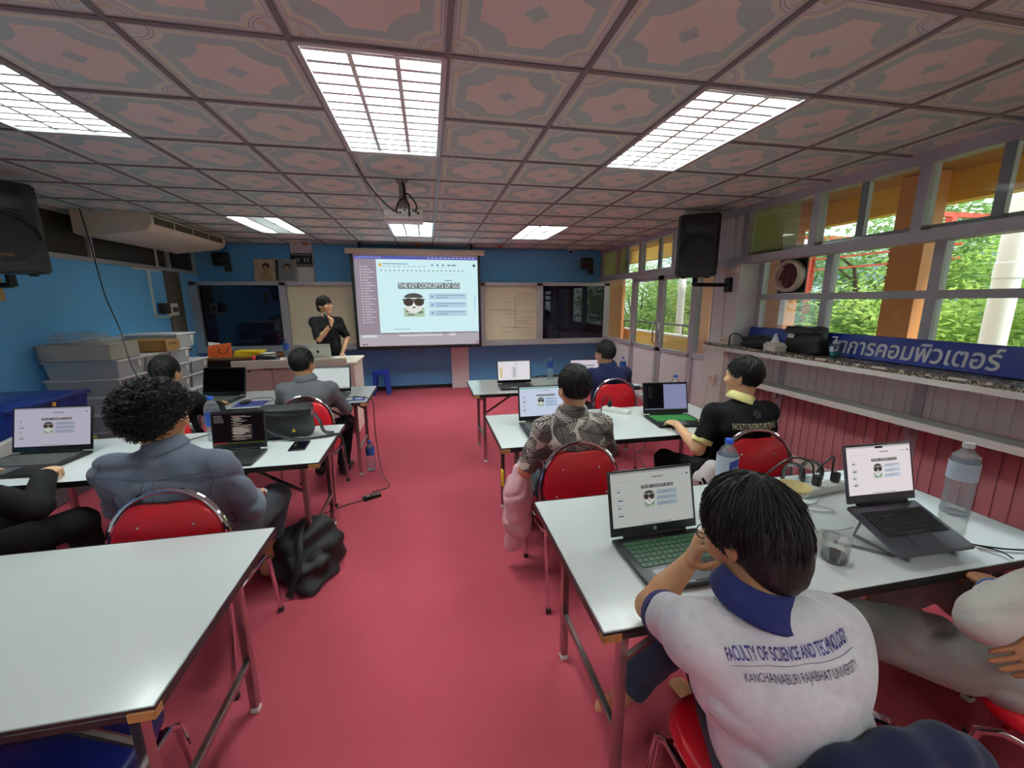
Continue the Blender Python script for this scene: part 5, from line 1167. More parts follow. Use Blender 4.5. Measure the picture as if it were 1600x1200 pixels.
        for ax in range(3):
            b, c = [(1, 2), (2, 0), (0, 1)][ax]; sl0 = [slice(None)]*3; sl1 = [slice(None)]*3; sl0[ax] = slice(0, -1); sl1[ax] = slice(1, None)
            e = sg[tuple(sl0)] != sg[tuple(sl1)]; p = np.argwhere(e); p = p[(p[:, b] > 0) & (p[:, c] > 0) & (p[:, b] < v.shape[b]-1) & (p[:, c] < v.shape[c]-1)]
            eb = np.zeros(3, int); eb[b] = 1; ec = np.zeros(3, int); ec[c] = 1
            q = np.stack([idx[tuple((p-eb-ec).T)], idx[tuple((p-ec).T)], idx[tuple(p.T)], idx[tuple((p-eb).T)]], 1); fl = sg[tuple(p.T)]; q[~fl] = q[~fl][:, ::-1]; F.append(q)
        F = np.concatenate(F); F = F[(F >= 0).all(1)]
        for _ in range(smooth):
            acc = np.zeros_like(V); n = np.zeros(len(V))
            for i in range(4):
                np.add.at(acc, F[:, i], V[F[:, (i+1) % 4]]); np.add.at(n, F[:, i], 1)
            V = V*.5+acc/np.maximum(n, 1)[:, None]*.5
        return V, F
def np_mesh(name, parts, m, loc=(0, 0, 0)):
    """parts: (verts, quads) joined in one mesh; loc becomes the origin"""
    Vs, Fs, o = [], [], 0
    for V, F in parts: Vs.append(V); Fs.append(F+o); o += len(V)
    V = (np.concatenate(Vs)-np.array(loc)).astype(np.float32); F = np.concatenate(Fs).astype(np.int32); me = bpy.data.meshes.new(name)
    me.vertices.add(len(V)); me.vertices.foreach_set('co', V.ravel()); k = F.shape[1]; me.loops.add(F.size); me.loops.foreach_set('vertex_index', F.ravel())
    me.polygons.add(len(F)); me.polygons.foreach_set('loop_start', np.arange(0, F.size, k, dtype=np.int32))
    me.update(calc_edges=True); me.validate(); me.polygons.foreach_set('use_smooth', [True]*len(me.polygons)); me.materials.append(m); me.update(); return me
def unit(v): v = np.array(v, float); return v/np.linalg.norm(v)
def lerp(a, b, t): return np.array(a)*(1-t)+np.array(b)*t
def head_axes(d, tilt=0.):
    f = unit(d); sd = unit(np.cross(f, (0, 0, 1))); u = np.cross(sd, f)
    if tilt: sd, u = sd*math.cos(tilt)+u*math.sin(tilt), u*math.cos(tilt)-sd*math.sin(tilt)
    return sd, f, u
def add_hand(h, w, d, back, side, curl=.5, k=1.0, spread=.12, thumb=.6):
    """five-finger hand: w wrist, d pointing direction, back = out of the back of the hand, side = towards the thumb"""
    d = unit(d); back = np.array(back, float); back = unit(back-d*(back@d)); sd = np.cross(d, back); sd = sd if sd@np.array(side, float) > 0 else -sd
    F = Field(np.array(w)-.2*k, np.array(w)+.2*k, .0042)
    w = np.array(w, float); A = (sd, d, back)
    F.ell(w+d*.045*k, A, (.036*k, .052*k, .0155*k), .012); F.ell(w+d*.065*k, A, (.039*k, .03*k, .0135*k), .012); F.ell(w, A, (.026*k, .03*k, .02*k), .015)
    for i, (x, L) in enumerate(((.03, .070), (.0105, .079), (-.0105, .073), (-.030, .056))):
        p = w+d*(.088-.006*abs(i-1.2))*k+sd*x*k; a = spread*(1.5-i); dd = unit(d*math.cos(a)+sd*math.sin(a)); ang = curl*(.55+.12*i); r = .0088*k
        for j, q in enumerate((.44, .31, .25)):
            dj = unit(dd*math.cos(ang)-back*math.sin(ang)); e = p+dj*L*q*k; F.cap(p, e, r, r*.9, .004); p = e; r *= .9; ang += curl*(.9 if j == 0 else .6)
    p = w+d*.02*k+sd*.028*k-back*.006*k; t1 = unit(d*math.cos(.75*thumb+.2)+sd*math.sin(.75*thumb+.2)-back*.35); e = p+t1*.042*k; F.cap(p, e, .0125*k, .0105*k, .01); t2 = unit(t1+d*.5-back*.35*curl-sd*.3); e2 = e+t2*.032*k; F.cap(e, e2, .0105*k, .0095*k, .004); F.cap(e2, e2+unit(t2+d*.3)*.024*k, .0095*k, .0078*k, .004)
    return F.mesh(1)
def skin_mat(name, c):
    m = mat(name, c, .5, nz=(7, .08), bump=(120, .06)); b = m.node_tree.nodes['Principled BSDF']; b.inputs['Subsurface Weight'].default_value = .08; b.inputs['Subsurface Radius'].default_value = (.02, .008, .004); return m
SK = [skin_mat('warm_tan_skin', rgb(206, 152, 110)), skin_mat('light_tan_skin', rgb(222, 174, 136)), skin_mat('brown_skin', rgb(170, 116, 78))]
def hair_mat():
    m = mat('black_hair', (.010, .009, .009), .55, spec=.35); nt = m.node_tree; b = nt.nodes['Principled BSDF']; vec, _ = coords(nt)
    mp = nt.nodes.new('ShaderNodeMapping'); mp.inputs['Scale'].default_value = (1, 1, .25); nt.links.new(vec, mp.inputs[0])
    n = noise(nt, mp.outputs[0], 140, 4); bp = nt.nodes.new('ShaderNodeBump'); bp.inputs['Strength'].default_value = .7; bp.inputs['Distance'].default_value = .004
    nt.links.new(n.s, bp.inputs['Height']); nt.links.new(bp.outputs[0], b.inputs['Normal']); nt.links.new(mixc(nt, n, (.005, .0045, .0045), (.016, .014, .013)), b.inputs['Base Color']); return m
HAIR = hair_mat()
eye_m = mat('eye_white', (.75, .73, .7), .2, nz=(30, .05)); iris_m = mat('dark_iris', (.02, .012, .008), .15, nz=(30, .2)); lip_m = mat('lip', rgb(176, 104, 92), .5, nz=(40, .1)); brow_m = mat('eyebrow', (.015, .012, .01), .8, nz=(90, .3))
SHAPES = dict(short=dict(g=[(-.13, -.075), (-.09, -.075), (-.055, -.066), (-.03, -.03), (.0, .005), (.03, .018), (.055, .03), (.08, .058), (.11, .064)], r=(.086, .104, .104)),
              long=dict(g=[(-.13, -.128), (-.09, -.128), (-.05, -.110), (-.02, -.06), (.0, -.03), (.03, -.01), (.055, .01), (.085, .035), (.11, .045)], r=(.088, .106, .106)),
              fringe=dict(g=[(-.13, -.10), (-.09, -.10), (-.05, -.085), (-.025, -.04), (.0, -.006), (.03, -.01), (.055, .012), (.08, .028), (.11, .026)], r=(.089, .107, .106)),
              curly=dict(g=[(-.15, -.085), (-.09, -.085), (-.055, -.07), (-.02, -.02), (.01, .0), (.04, .02), (.07, .05), (.11, .07)], r=(.103, .114, .108)))
def build_head(F, c, A, k=1.0):
    sd, f, u = A; c = np.array(c, float); P = lambda s_, f_, u_: c+(sd*s_+f*f_+u*u_)*k
    F.ell(P(0, -.012, .028), A, np.array((.074, .092, .092))*k, .02); F.ell(P(0, .030, -.042), A, np.array((.057, .062, .072))*k, .04); F.cap(P(-.016, .070, -.100), P(.016, .070, -.100), .019*k, None, .03)
    F.cap(P(0, .094, .010), P(0, .112, -.026), .008*k, .0125*k, .014); F.ell(P(-.012, .100, -.030), A, np.array((.009, .01, .008))*k, .008); F.ell(P(.012, .100, -.030), A, np.array((.009, .01, .008))*k, .008)
    F.cap(P(-.034, .083, .026), P(.034, .083, .026), .010*k, None, .022)
    for q in (-1, 1):
        F.ell(P(q*.031, .094, .006), A, np.array((.017, .012, .010))*k, .014, 's'); F.ell(P(q*.031, .079, .006), A, np.array((.0155, .012, .0125))*k, .006)
        F.ell(P(q*.046, .066, -.025), A, np.array((.022, .022, .022))*k, .03)
        F.ell(P(q*.077, -.010, -.008), A, np.array((.008, .018, .031))*k, .012); F.ell(P(q*.084, -.016, -.004), A, np.array((.006, .021, .033))*k, .006); F.ell(P(q*.090, -.008, -.006), A, np.array((.005, .010, .018))*k, .006, 's')
    F.ell(P(0, .091, -.060), A, np.array((.024, .011, .0065))*k, .008); F.ell(P(0, .089, -.070), A, np.array((.020, .011, .007))*k, .008); return F
def face_parts(body, c, A, loc, k=1.0):
    sd, f, u = A; c = np.array(c, float); P = lambda s_, f_, u_: Vector(c+(sd*s_+f*f_+u*u_)*k-np.array(loc)); Mx = Matrix((Vector(sd), Vector(f), Vector(u))).transposed().to_4x4()
    for q in (-1, 1):
        e = MB().use(eye_m).ell(P(q*.031, .0815, .006), (.012*k, .010*k, .0068*k), 14, Mx).build('eye', body); MB().use(iris_m).ell(P(q*.031, .0895, .006), (.0055*k, .003*k, .0055*k), 12, Mx).build('iris', e)
        MB().use(brow_m).tube([P(q*.014, .0955, .022), P(q*.030, .0945, .029), P(q*.048, .084, .024)], [.0035*k, .004*k, .002*k], 6).build('eyebrow', body)
    mb = MB().use(lip_m); mb.ell(P(0, .0955, -.061), (.021*k, .007*k, .004*k), 14, Mx); mb.ell(P(0, .094, -.068), (.018*k, .0075*k, .0048*k), 14, Mx); mb.build('lips', body)
def hair_parts(c, A, style, seed, nstr, k=1.0, h=.006):
    sd, f, u = A; c = np.array(c, float); S = SHAPES[style]; r = np.array(S['r'])*k; rg = np.random.default_rng(seed); cc = c+(f*-.014+u*.032)*k
    F = Field(cc-.19*k, cc+.19*k, h); F.ell(cc, A, tuple(r), .01)
    if style in ('long', 'fringe'): F.ell(c+(f*-.055+u*-.045)*k, A, (.072*k, .052*k, .075*k), .04)
    X, Y, Z = F.ax[0][:, None, None]-c[0], F.ax[1][None, :, None]-c[1], F.ax[2][None, None, :]-c[2]
    ff = (X*f[0]+Y*f[1]+Z*f[2])/k; uu = (X*u[0]+Y*u[1]+Z*u[2])/k; ss = (X*sd[0]+Y*sd[1]+Z*sd[2])/k
    gx, gy = zip(*S['g']); an = np.arctan2(uu, ff)
    if style == 'curly': F.v = F.v+(.012*(np.sin(ff*95+2*np.sin(uu*60))*np.sin(uu*88+seed)*np.sin(ss*90))).astype(np.float32)
    else: F.v = F.v+(.0035*np.sin(ss*150+8*ff+4*np.sin(uu*40+seed))*np.clip((uu+.05)*20, .3, 1)).astype(np.float32)
    F.v = np.maximum(F.v, ((np.interp(ff, gx, gy)-uu)*.8*k).astype(np.float32)); out = [F.mesh(2)]
    # loose strands give the outline its texture
    n = rg.normal(size=(nstr*3, 3)); n /= np.linalg.norm(n, axis=1)[:, None]; loc = n*np.array(S['r'])+np.array((0, -.014, .032)); ok = loc[:, 2] > np.interp(loc[:, 1], gx, gy)+.002; n = n[ok][:nstr]; N = len(n); M_ = 6
    if style in ('long', 'fringe', 'short'):
        ax = unit((.12, -.35, .93)); L = {'short': .30, 'long': .85, 'fringe': .5}[style]*(.5+.8*rg.random(N))*np.where(n[:, 1] > .35, .45, 1.); lift = {'short': .07, 'long': .13, 'fringe': .05}[style]*(rg.random(N)**2.0); rot = np.cross(ax, n); rot /= np.maximum(np.linalg.norm(rot, axis=1), 1e-6)[:, None]; pts = []
        tw = rg.normal(size=N)*(.38 if style == 'long' else .25); rot = rot+tw[:, None]*ax; rot /= np.linalg.norm(rot, axis=1)[:, None]
        for i in range(M_):
            a = (L*i/(M_-1))[:, None]; q = n*np.cos(a)+np.cross(rot, n)*np.sin(a); rad = 1.0+(lift*i/(M_-1))[:, None]+.012; rad = rad+(.16*np.clip(-q[:, 2:3]*1.3-.1, 0, 1)*np.clip(-q[:, 1:2]*1.6, 0, 1) if style in ('long', 'fringe') else 0.); p = q*np.array(S['r'])*rad+np.array((0, -.014, .032)); low = p[:, 2] < np.interp(p[:, 1], gx, gy)-.012; p = np.where(low[:, None], pts[-1], p) if pts else p; pts.append(p)
        R0 = .0026
    else:
        pts = []; t1 = np.cross(n, rg.normal(size=(N, 3))); t1 /= np.linalg.norm(t1, axis=1)[:, None]; t2 = np.cross(n, t1); ph = rg.random(N)*6; M_ = 9; ht = .015+.028*rg.random(N)
        for i in range(M_):
            a = ph+i*.95; rr = .008+.003*np.sin(ph*3); p = n*np.array(S['r'])*.96+n*(ht*i/(M_-1))[:, None]+(t1*np.cos(a)[:, None]+t2*np.sin(a)[:, None])*rr[:, None]+np.array((0, -.014, .032)); pts.append(p)
        R0 = .0030
    pts = np.stack(pts, 1)*k; Wp = c+pts[..., 0:1]*sd+pts[..., 1:2]*f+pts[..., 2:3]*u; T = np.gradient(Wp, axis=1); T /= np.maximum(np.linalg.norm(T, axis=2), 1e-9)[..., None]; rf = rg.normal(size=(N, 1, 3)); U1 = np.cross(T, rf); U1 /= np.maximum(np.linalg.norm(U1, axis=2), 1e-9)[..., None]; U2 = np.cross(T, U1)
    rad = (R0*np.array([1., 1., .9, .75, .5, .12]) if M_ == 6 else R0*np.array([1, 1, 1, 1, 1, .9, .8, .6, .2]))[None, :, None]*k
    V = np.stack([Wp+(U1*math.cos(a)+U2*math.sin(a))*rad for a in (0, 2.094, 4.189)], 2).reshape(-1, 3); b = (np.arange(N)*M_*3)[:, None, None]+(np.arange(M_-1)*3)[None, :, None]; j = np.arange(3)[None, None, :]; j2 = (j+1) % 3
    Q = np.stack([b+j, b+j2, b+3+j2, b+3+j], -1).reshape(-1, 4); out.append((V, Q)); return out
def box_of(pts, m): P = np.array(pts, float); return P.min(0)-m, P.max(0)+m
def person(label, group, J, skin=0, hair='short', shirt=None, sleeve=.45, trousers=None, shoe=None, cuff=None, collar=None, h=.008, k=1.0, nstr=700, hands=('rest', 'rest'), shirt_h=None, barefoot=False, tcut=.97, bulk=1.0, fold=.004, tilt=0., tfold=.004, tb=1.0):
    """J: joints in metres - pel, chest, neck, head, dir, sh, el, wr, knee, ank, toe, hip (pairs are left, right)"""
    A = head_axes(J['dir'], tilt); sd, f, u = A; side = unit(np.array(J['sh'][1])-np.array(J['sh'][0])); pel, chest, neck, hd = (np.array(J[q], float) for q in ('pel', 'chest', 'neck', 'head')); loc = np.array((pel[0], pel[1], 0.)); b = bulk
    fwd = unit(np.cross((0, 0, 1), side)); mid = (np.array(J['sh'][0])+np.array(J['sh'][1]))/2; J = dict(J); J['sh'] = tuple(mid+(np.array(q)-mid)*.90-np.array((0, 0, .012)) for q in J['sh']); hips = J.get('hip') or [pel-side*.09, pel+side*.09]; waist = lerp(pel, chest, .5)-fwd*.005
    ez = [*J['sh'], *J['el'], *J['wr'], pel, chest, neck, hd+np.array((0, 0, .12)), *J['knee'], *J['ank'], *J['toe']]
    lo, hi = box_of(ez, .16); F = Field(lo, hi, h)
    build_head(F, hd, A, k); F.cap(hd+(f*-.02+u*-.045)*k, neck-np.array((0, 0, .03)), .050*k, .056*k, .03); F.cap(neck-np.array((0, 0, .03)), lerp(neck, chest, .5), .056, .05, .04)
    F.ecap(pel, waist, side, (.13*b, .09*b), (.125*b, .085*b), .04).ecap(waist, chest, side, (.125*b, .085*b), (.14*b, .09*b), .04)
    parts = []
    for i in (0, 1):
        S, E_, Wt = (np.array(J[q][i], float) for q in ('sh', 'el', 'wr')); F.cap(lerp(chest, S, .25)+np.array((0, 0, .04)), S, .055, .048, .04); F.cap(S, E_, .046*b, .037*b, .03); F.cap(E_, lerp(E_, Wt, .35), .037*b, .038*b, .02); F.cap(lerp(E_, Wt, .35), Wt, .038*b, .024, .015)
        K, An, To = (np.array(J[q][i], float) for q in ('knee', 'ank', 'toe')); F.cap(hips[i], K, .07, .05, .03); F.cap(K, lerp(K, An, .35), .048, .05, .02); F.cap(lerp(K, An, .35), An, .05, .032, .015)
        ft = unit(To-An); F.cap(An, An+ft*.02-np.array((0, 0, .01)), .034, .036, .02); F.ecap(An+ft*.03-np.array((0, 0, .025)), To, np.cross(ft, (0, 0, 1)), (.034, .028), (.04, .016), .02)
        hs = hands[i]
        if hs:
            d = unit(Wt-E_); sg = side*(1 if i == 0 else -1)
            o = dict(rest=dict(d=unit(d*.5+fwd*.8+np.array((0, 0, -.15))), back=(0, 0, 1), side=sg, curl=.55), fist=dict(d=d, back=-fwd, side=(0, 0, 1), curl=1.25, thumb=.2)).get(hs, hs) if not isinstance(hs, dict) else hs
            parts.append(add_hand(None, Wt+unit(o['d'])*.005, o['d'], o['back'], o['side'], o.get('curl', .5), 1.0, o.get('spread', .1), o.get('thumb', .6)))
    body = link('person', np_mesh('person', [F.mesh(1)]+parts, SK[skin], loc)); body.location = loc; tag(body, label, 'person', group)
    face_parts(body, hd, A, loc, k)
    link('hair', np_mesh('hair', hair_parts(hd, A, hair, hash(label) % 97 if False else len(label), nstr, k, min(h, .006)), HAIR, loc), body)
    # shirt
    hh = shirt_h or h
    lo, hi = box_of([*J['sh'], *J['el'], *J['wr'], pel, chest, neck], .17); G_ = Field(lo, hi, hh); up_ = np.array((0, 0, 1.))
    hem = pel+up_*.0
    upper = lerp(chest, neck, .58)-fwd*.012
    G_.ecap(hem, waist, side, (.162*b, .122*b), (.150*b, .112*b), .05).ecap(waist, chest, side, (.150*b, .112*b), (.168*b, .114*b), .05).ecap(chest, upper, side, (.168*b, .112*b), (.135*b, .088*b), .04)
    G_.cap(neck-up_*.04-fwd*.005, lerp(neck, chest, .5), .060, .07, .04)
    for i in (0, 1):
        S, E_, Wt = (np.array(J[q][i], float) for q in ('sh', 'el', 'wr')); G_.cap(neck-up_*.055, S+up_*.004, .046, .050*b, .035); G_.cap(lerp(chest, S, .55), S, .062, .054*b, .05)
        if sleeve <= 1:
            q = lerp(S, E_, sleeve); G_.cap(S, q, .056*b, .059*b, .035)
            # open flat hem: trim the rounded end of the sleeve
            n = unit(E_-S)
            def slab(X, Y, Z, q=q, n=n):
                x, y, z = X-q[0], Y-q[1], Z-q[2]; t = x*n[0]+y*n[1]+z*n[2]; rr = np.sqrt(np.maximum(x*x+y*y+z*z-t*t, 0)); return np.maximum(-t, np.maximum(rr-.085, t-.10))
            G_.do(slab, q-.1, q+.1, .002, 's')
        else:
            q = lerp(E_, Wt, sleeve-1); G_.cap(S, E_, .056*b, .050*b, .035); G_.cap(E_, q, .050*b, .041*b, .025)
    if fold: G_.folds(fold, len(label)+3, 34.)
    sh = link('shirt', np_mesh('shirt', [G_.mesh(2)], shirt, loc), body)
    if cuff:
        for i in (0, 1):
            S, E_, Wt = (np.array(J[q][i], float) for q in ('sh', 'el', 'wr'))
            a, q = (S, E_) if sleeve <= 1 else (E_, Wt); t = sleeve if sleeve <= 1 else sleeve-1; p = lerp(a, q, t); n = unit(q-a); r = (.0615*b if sleeve <= 1 else .047)
            mb = MB().use(cuff).tube([Vector(p-n*.03-loc), Vector(p-n*.022-loc), Vector(p-n*.004-loc), Vector(p+n*.003-loc)], [r*.97, r, r, r*.9], 24); mb.build('sleeve_band', sh)
    if collar:
        n = unit(hd-u*.05-neck+up_*.02); e1 = unit(np.cross(n, fwd)); e2 = np.cross(e1, n) ; mb = MB().use(collar); cN = 28; vs = []; fs = []; base = neck+up_*.012
        for r, z in ((.064, .0), (.061, .042), (.064, .046), (.072, .042), (.096, -.004), (.093, -.010)):
            for j in range(cN):
                a = 2*PI*j/cN; front = max(0., -math.cos(a-PI/2)) if False else 0.; vs.append(base+n*z*(1-.35*max(0, math.sin(a)))+(e1*math.cos(a)+fwd*math.sin(a))*r-loc)
        for q in range(5):
            for j in range(cN): fs.append((q*cN+j, q*cN+(j+1) % cN, (q+1)*cN+(j+1) % cN, (q+1)*cN+j))
        mb.add([tuple(v) for v in vs], fs); mb.build('collar', sh, 60)
    if trousers:
        lo, hi = box_of([pel, *hips, *J['knee'], *J['ank']], .16); T_ = Field(lo, hi, h); T_.ecap(pel-up_*.0, pel+up_*.07, side, (.155*b, .115*b), (.15*b, .11*b), .04)
        for i in (0, 1):
            K, An = (np.array(J[q][i], float) for q in ('knee', 'ank')); T_.cap(hips[i], K, .088*b*tb, .066*b*tb, .04); e = lerp(K, An, tcut); T_.cap(K, e, .063*b*tb, .056*b*tb, .03); n = unit(An-K)
            def slab(X, Y, Z, q=e, n=n):
                x, y, z = X-q[0], Y-q[1], Z-q[2]; t = x*n[0]+y*n[1]+z*n[2]; rr = np.sqrt(np.maximum(x*x+y*y+z*z-t*t, 0)); return np.maximum(-t, np.maximum(rr-.10, t-.12))
            T_.do(slab, e-.1, e+.1, .002, 's')
        T_.folds(tfold, 5, 30.); link('trousers', np_mesh('trousers', [T_.mesh(1)], trousers, loc), body)
    if shoe:
        for i in (0, 1):
            An, To = (np.array(J[q][i], float) for q in ('ank', 'toe')); ft = unit(To-An); ft[2] = 0; ft = unit(ft); sdv = np.cross(ft, up_); S_ = Field(*box_of([An, To], .1), .007)
            S_.ecap(An-up_*.03+ft*.0, To+ft*.01-up_*.0, sdv, (.042, .04), (.045, .026), .02); S_.cap(An-up_*.01, An-up_*.04, .044, .045, .02); S_.cut(np.array((An[0], An[1], .004)), (0, 0, -1)); S_.cut(An+up_*.03, (0, 0, 1))
            link('shoe', np_mesh('shoe', [S_.mesh(1)], shoe, loc), body)
    return body, sh, A, loc
def cloth(name, c, nzs=60, k=.12, bump=(320, .25), rough=.85): return mat(name, c, rough, nz=(nzs, k), bump=bump, spec=.2, sheen=.1 if max(c) > .03 else 0.)
def print_on(sh, loc, txt, size, m, c, d, upv, width=None, name='lettering', bold=0.):
    """lettering laid onto the cloth: c centre of the text, d direction looking at the cloth, upv up"""
    d = Vector(d).normalized(); upv = Vector(upv); rt = d.cross(upv).normalized(); upv = rt.cross(d)
    me = text_mesh(txt, size, m, 0., 'CENTER', bold, 4); bm = bmesh.new(); bm.from_mesh(me)
    w = max(v.co.x for v in bm.verts)-min(v.co.x for v in bm.verts); sx = width/w if width else 1.
    x0 = min(v.co.x for v in bm.verts)
    for i in range(int(w/.012)):
        geom = list(bm.verts)+list(bm.edges)+list(bm.faces); bmesh.ops.bisect_plane(bm, geom=geom, plane_co=(x0+.012*(i+1), 0, 0), plane_no=(1, 0, 0))
    bv = BVHTree.FromPolygons([v.co+Vector(loc) for v in sh.data.vertices], [p.vertices for p in sh.data.polygons]); C = Vector(c)
    for v in bm.verts:
        o = C+rt*v.co.x*sx+upv*v.co.y-d*.3; hit, n, i_, di = bv.ray_cast(o, d, 1.0); v.co = ((hit-d*.0025) if hit else C+rt*v.co.x*sx+upv*v.co.y)-Vector(loc)
    bm.to_mesh(me); bm.free(); return link(name, me, sh)
def seam(sh, loc, name, m, pts, d=(0, 1, 0), r=.0022, n=10):
    """a stitched line or pleat laid on the cloth: pts are points before it, d looks at the cloth"""
    bv = BVHTree.FromPolygons([v.co+Vector(loc) for v in sh.data.vertices], [p.vertices for p in sh.data.polygons]); d = Vector(d).normalized(); out = []
    for p in curve_pts(pts, n):
        hit = bv.ray_cast(p, d, 1.5)[0]
        if hit: out.append(hit-d*.0008-Vector(loc))
    if len(out) > 2: MB().use(m).tube(out, r, 5).build(name, sh)
def glasses(body, hd, A, loc, k=1.0):
    sd, f, u = A; P = lambda s_, f_, u_: Vector(np.array(hd)+(sd*s_+f*f_+u*u_)*k-loc); mb = MB().use(M['blackm'])
    for q in (-1, 1):
        mb.tube([P(q*.033+.022*math.cos(a), .108, .004+.017*math.sin(a)) for a in np.linspace(0, 2*PI, 18)[:-1]], .0014, 6, True); mb.tube([P(q*.055, .106, .008), P(q*.076, .06, .010), P(q*.082, -.01, .012), P(q*.083, -.025, -.004)], .0015, 6)
    mb.tube([P(-.011, .108, .008), P(0, .110, .011), P(.011, .108, .008)], .0014, 6); mb.build('glasses', body)
# ------------------------------------------------------------------ people
wp = cloth('white_polo_knit', rgb(226, 226, 232)); nvc = cloth('navy_knit', rgb(28, 32, 84)); jeans = cloth('dark_blue_denim', rgb(46, 54, 72), 40, .25)
blkc = cloth('black_cotton', rgb(15, 15, 17), 40, .15); creamc = cloth('cream_yellow_knit', rgb(232, 222, 150)); greyd = cloth('grey_denim_shirt', rgb(100, 108, 124), 180, .22); greyj = cloth('grey_fleece', rgb(98, 100, 104), 120, .15)
navyc = cloth('navy_polo_knit', rgb(28, 34, 72)); dkg = cloth('dark_grey_trousers', rgb(58, 62, 70), 60, .15); ltg = cloth('heather_grey_jersey', rgb(150, 148, 144), 160, .2); pinkc = cloth('pale_pink_cotton', rgb(226, 178, 184), 30, .08); shoe_b = mat('black_shoe', rgb(18, 18, 20), .5, nz=(20, .2)); letr = mat('navy_print_lettering', rgb(46, 44, 112), .7, nz=(60, .1)); letg = mat('dark_print_lettering', rgb(60, 58, 84), .7, nz=(60, .1)); letc = mat('cream_print_lettering', rgb(206, 196, 160), .7, nz=(60, .1)); grey_pr = mat('grey_print', rgb(84, 84, 86), .7, nz=(60, .1))
def floral():
    m = cloth('leaf_print_shirt', rgb(206, 200, 190)); nt = m.node_tree; b = nt.nodes['Principled BSDF']; vec, _ = coords(nt)
    mp = nt.nodes.new('ShaderNodeMapping'); mp.inputs['Scale'].default_value = (8.5, 3., 8.5); nt.links.new(vec, mp.inputs[0])
    col = rgb(212, 206, 196)
    for k, (off, dark, lite) in enumerate(((0., (62, 54, 54), (150, 140, 134)), (3.7, (92, 82, 80), (186, 176, 168)), (7.1, (50, 44, 44), (120, 110, 106)))):
        ad = nt.nodes.new('ShaderNodeVectorMath'); ad.inputs[1].default_value = (off, off*.3, off*1.7); nt.links.new(mp.outputs[0], ad.inputs[0])
        v1 = nt.nodes.new('ShaderNodeTexVoronoi'); v1.inputs['Scale'].default_value = 1.; nt.links.new(ad.outputs[0], v1.inputs['Vector']); sc = nt.nodes.new('ShaderNodeSeparateColor'); nt.links.new(v1.outputs['Color'], sc.inputs[0])
        df = nt.nodes.new('ShaderNodeVectorMath'); df.operation = 'SUBTRACT'; nt.links.new(ad.outputs[0], df.inputs[0]); nt.links.new(v1.outputs['Position'], df.inputs[1]); sx = nt.nodes.new('ShaderNodeSeparateXYZ'); nt.links.new(df.outputs[0], sx.inputs[0]); X_, Z_ = E(nt, sx.outputs[0]), E(nt, sx.outputs[2])
        a = E(nt, sc.outputs[0])*6.283; ca, sa = a.op('COSINE'), a.sin(); t_ = X_*ca+Z_*sa; s_ = (Z_*ca-X_*sa).abs()
        leaf = s_.lt((t_*t_)*-.9+.36); vein = ((t_*1.0+s_*1.5)*34.).sin(); rib = s_.lt(.018)
        c2 = mixc(nt, vein*.5+.5, rgb(*dark), rgb(*lite)); c2 = mixc(nt, rib, c2, rgb(36, 32, 32)); col = mixc(nt, leaf*E(nt, sc.outputs[1]).gt(.18), col, c2)
    nt.links.new(col, b.inputs['Base Color']); return m
flo = floral()
# 1. white polo student, right foreground
J = dict(pel=(.80, .61, .53), chest=(.70, .61, .87), neck=(.67, .655, 1.0), head=(.695, .715, 1.125), dir=(-.16, .9, -.42), sh=((.515, .665, .95), (.835, .605, .955)), el=((.575, .905, .80), (.96, .84, .80)), wr=((.69, .90, .935), (.80, .90, .94)),
         knee=((.86, 1.09, .52), (1.0, 1.06, .5)), ank=((.645, 1.13, .25), (.98, 1.12, .09)), toe=((.58, 1.20, .13), (.98, 1.3, .03)))
pA, sA, A_, lA = person('student in a white polo with navy collar resting chin on hands, right foreground', None, J, 0, 'long', wp, .62, jeans, None, nvc, nvc, .006, 1.0, 3200, (dict(d=(-.05, -.35, .8), back=(-.7, .6, 0), side=(.3, -1, 0), curl=.9), dict(d=(-.25, -.35, .8), back=(.7, .6, 0), side=(-.3, -1, 0), curl=.9)), .006, fold=.004, tcut=.93)
glasses(pA, J['head'], A_, lA, 1.0)
dA = Vector((.05, .93, -.2)); uA = Vector((-.10, .2, .97))
print_on(sA, lA, 'FACULTY OF SCIENCE AND TECHNOLOGY', .030, letr, (.660, .45, 1.0), dA, uA, .245, 'lettering', .0006)
print_on(sA, lA, 'KANCHANABURI RAJABHAT UNIVERSITY', .022, letg, (.668, .45, .962), dA, uA, .212)
print_on(sA, lA, '________________________________', .02, letg, (.662, .45, .990), dA, uA, .24, 'rule_line')
# 2. black shirt student with yellow collar
J = dict(pel=(1.87, 2.14, .53), chest=(1.87, 2.07, .89), neck=(1.875, 2.12, 1.03), head=(1.915, 2.17, 1.175), dir=(-.45, 1, -.08), sh=((1.675, 2.13, .97), (2.07, 2.10, .97)), el=((1.60, 2.12, .74), (2.17, 2.2, .76)), wr=((1.65, 2.42, .805), (1.98, 2.44, .81)),
         knee=((1.63, 2.52, .52), (2.0, 2.58, .52)), ank=((1.66, 2.6, .09), (2.0, 2.65, .09)), toe=((1.64, 2.8, .03), (2.02, 2.84, .03)))
pB, sB, A_, lB = person('student in a black shirt with pale yellow collar typing on green keys', None, J, 1, 'short', blkc, .80, blkc, shoe_b, creamc, creamc, .008, 1.0, 1300)
dB = Vector((.08, .98, -.12))
print_on(sB, lB, 'FACULTY OF SCIENCE AND TECHNOLOGY', .052, letc, (1.875, 1.9, .925), dB, (0, .1, 1), .31, 'lettering', .0006)
mb = MB().use(grey_pr)
cB = Vector((1.875, 2.0, .985)); bvB = BVHTree.FromPolygons([v.co+Vector(lB) for v in sB.data.vertices], [p.vertices for p in sB.data.polygons])
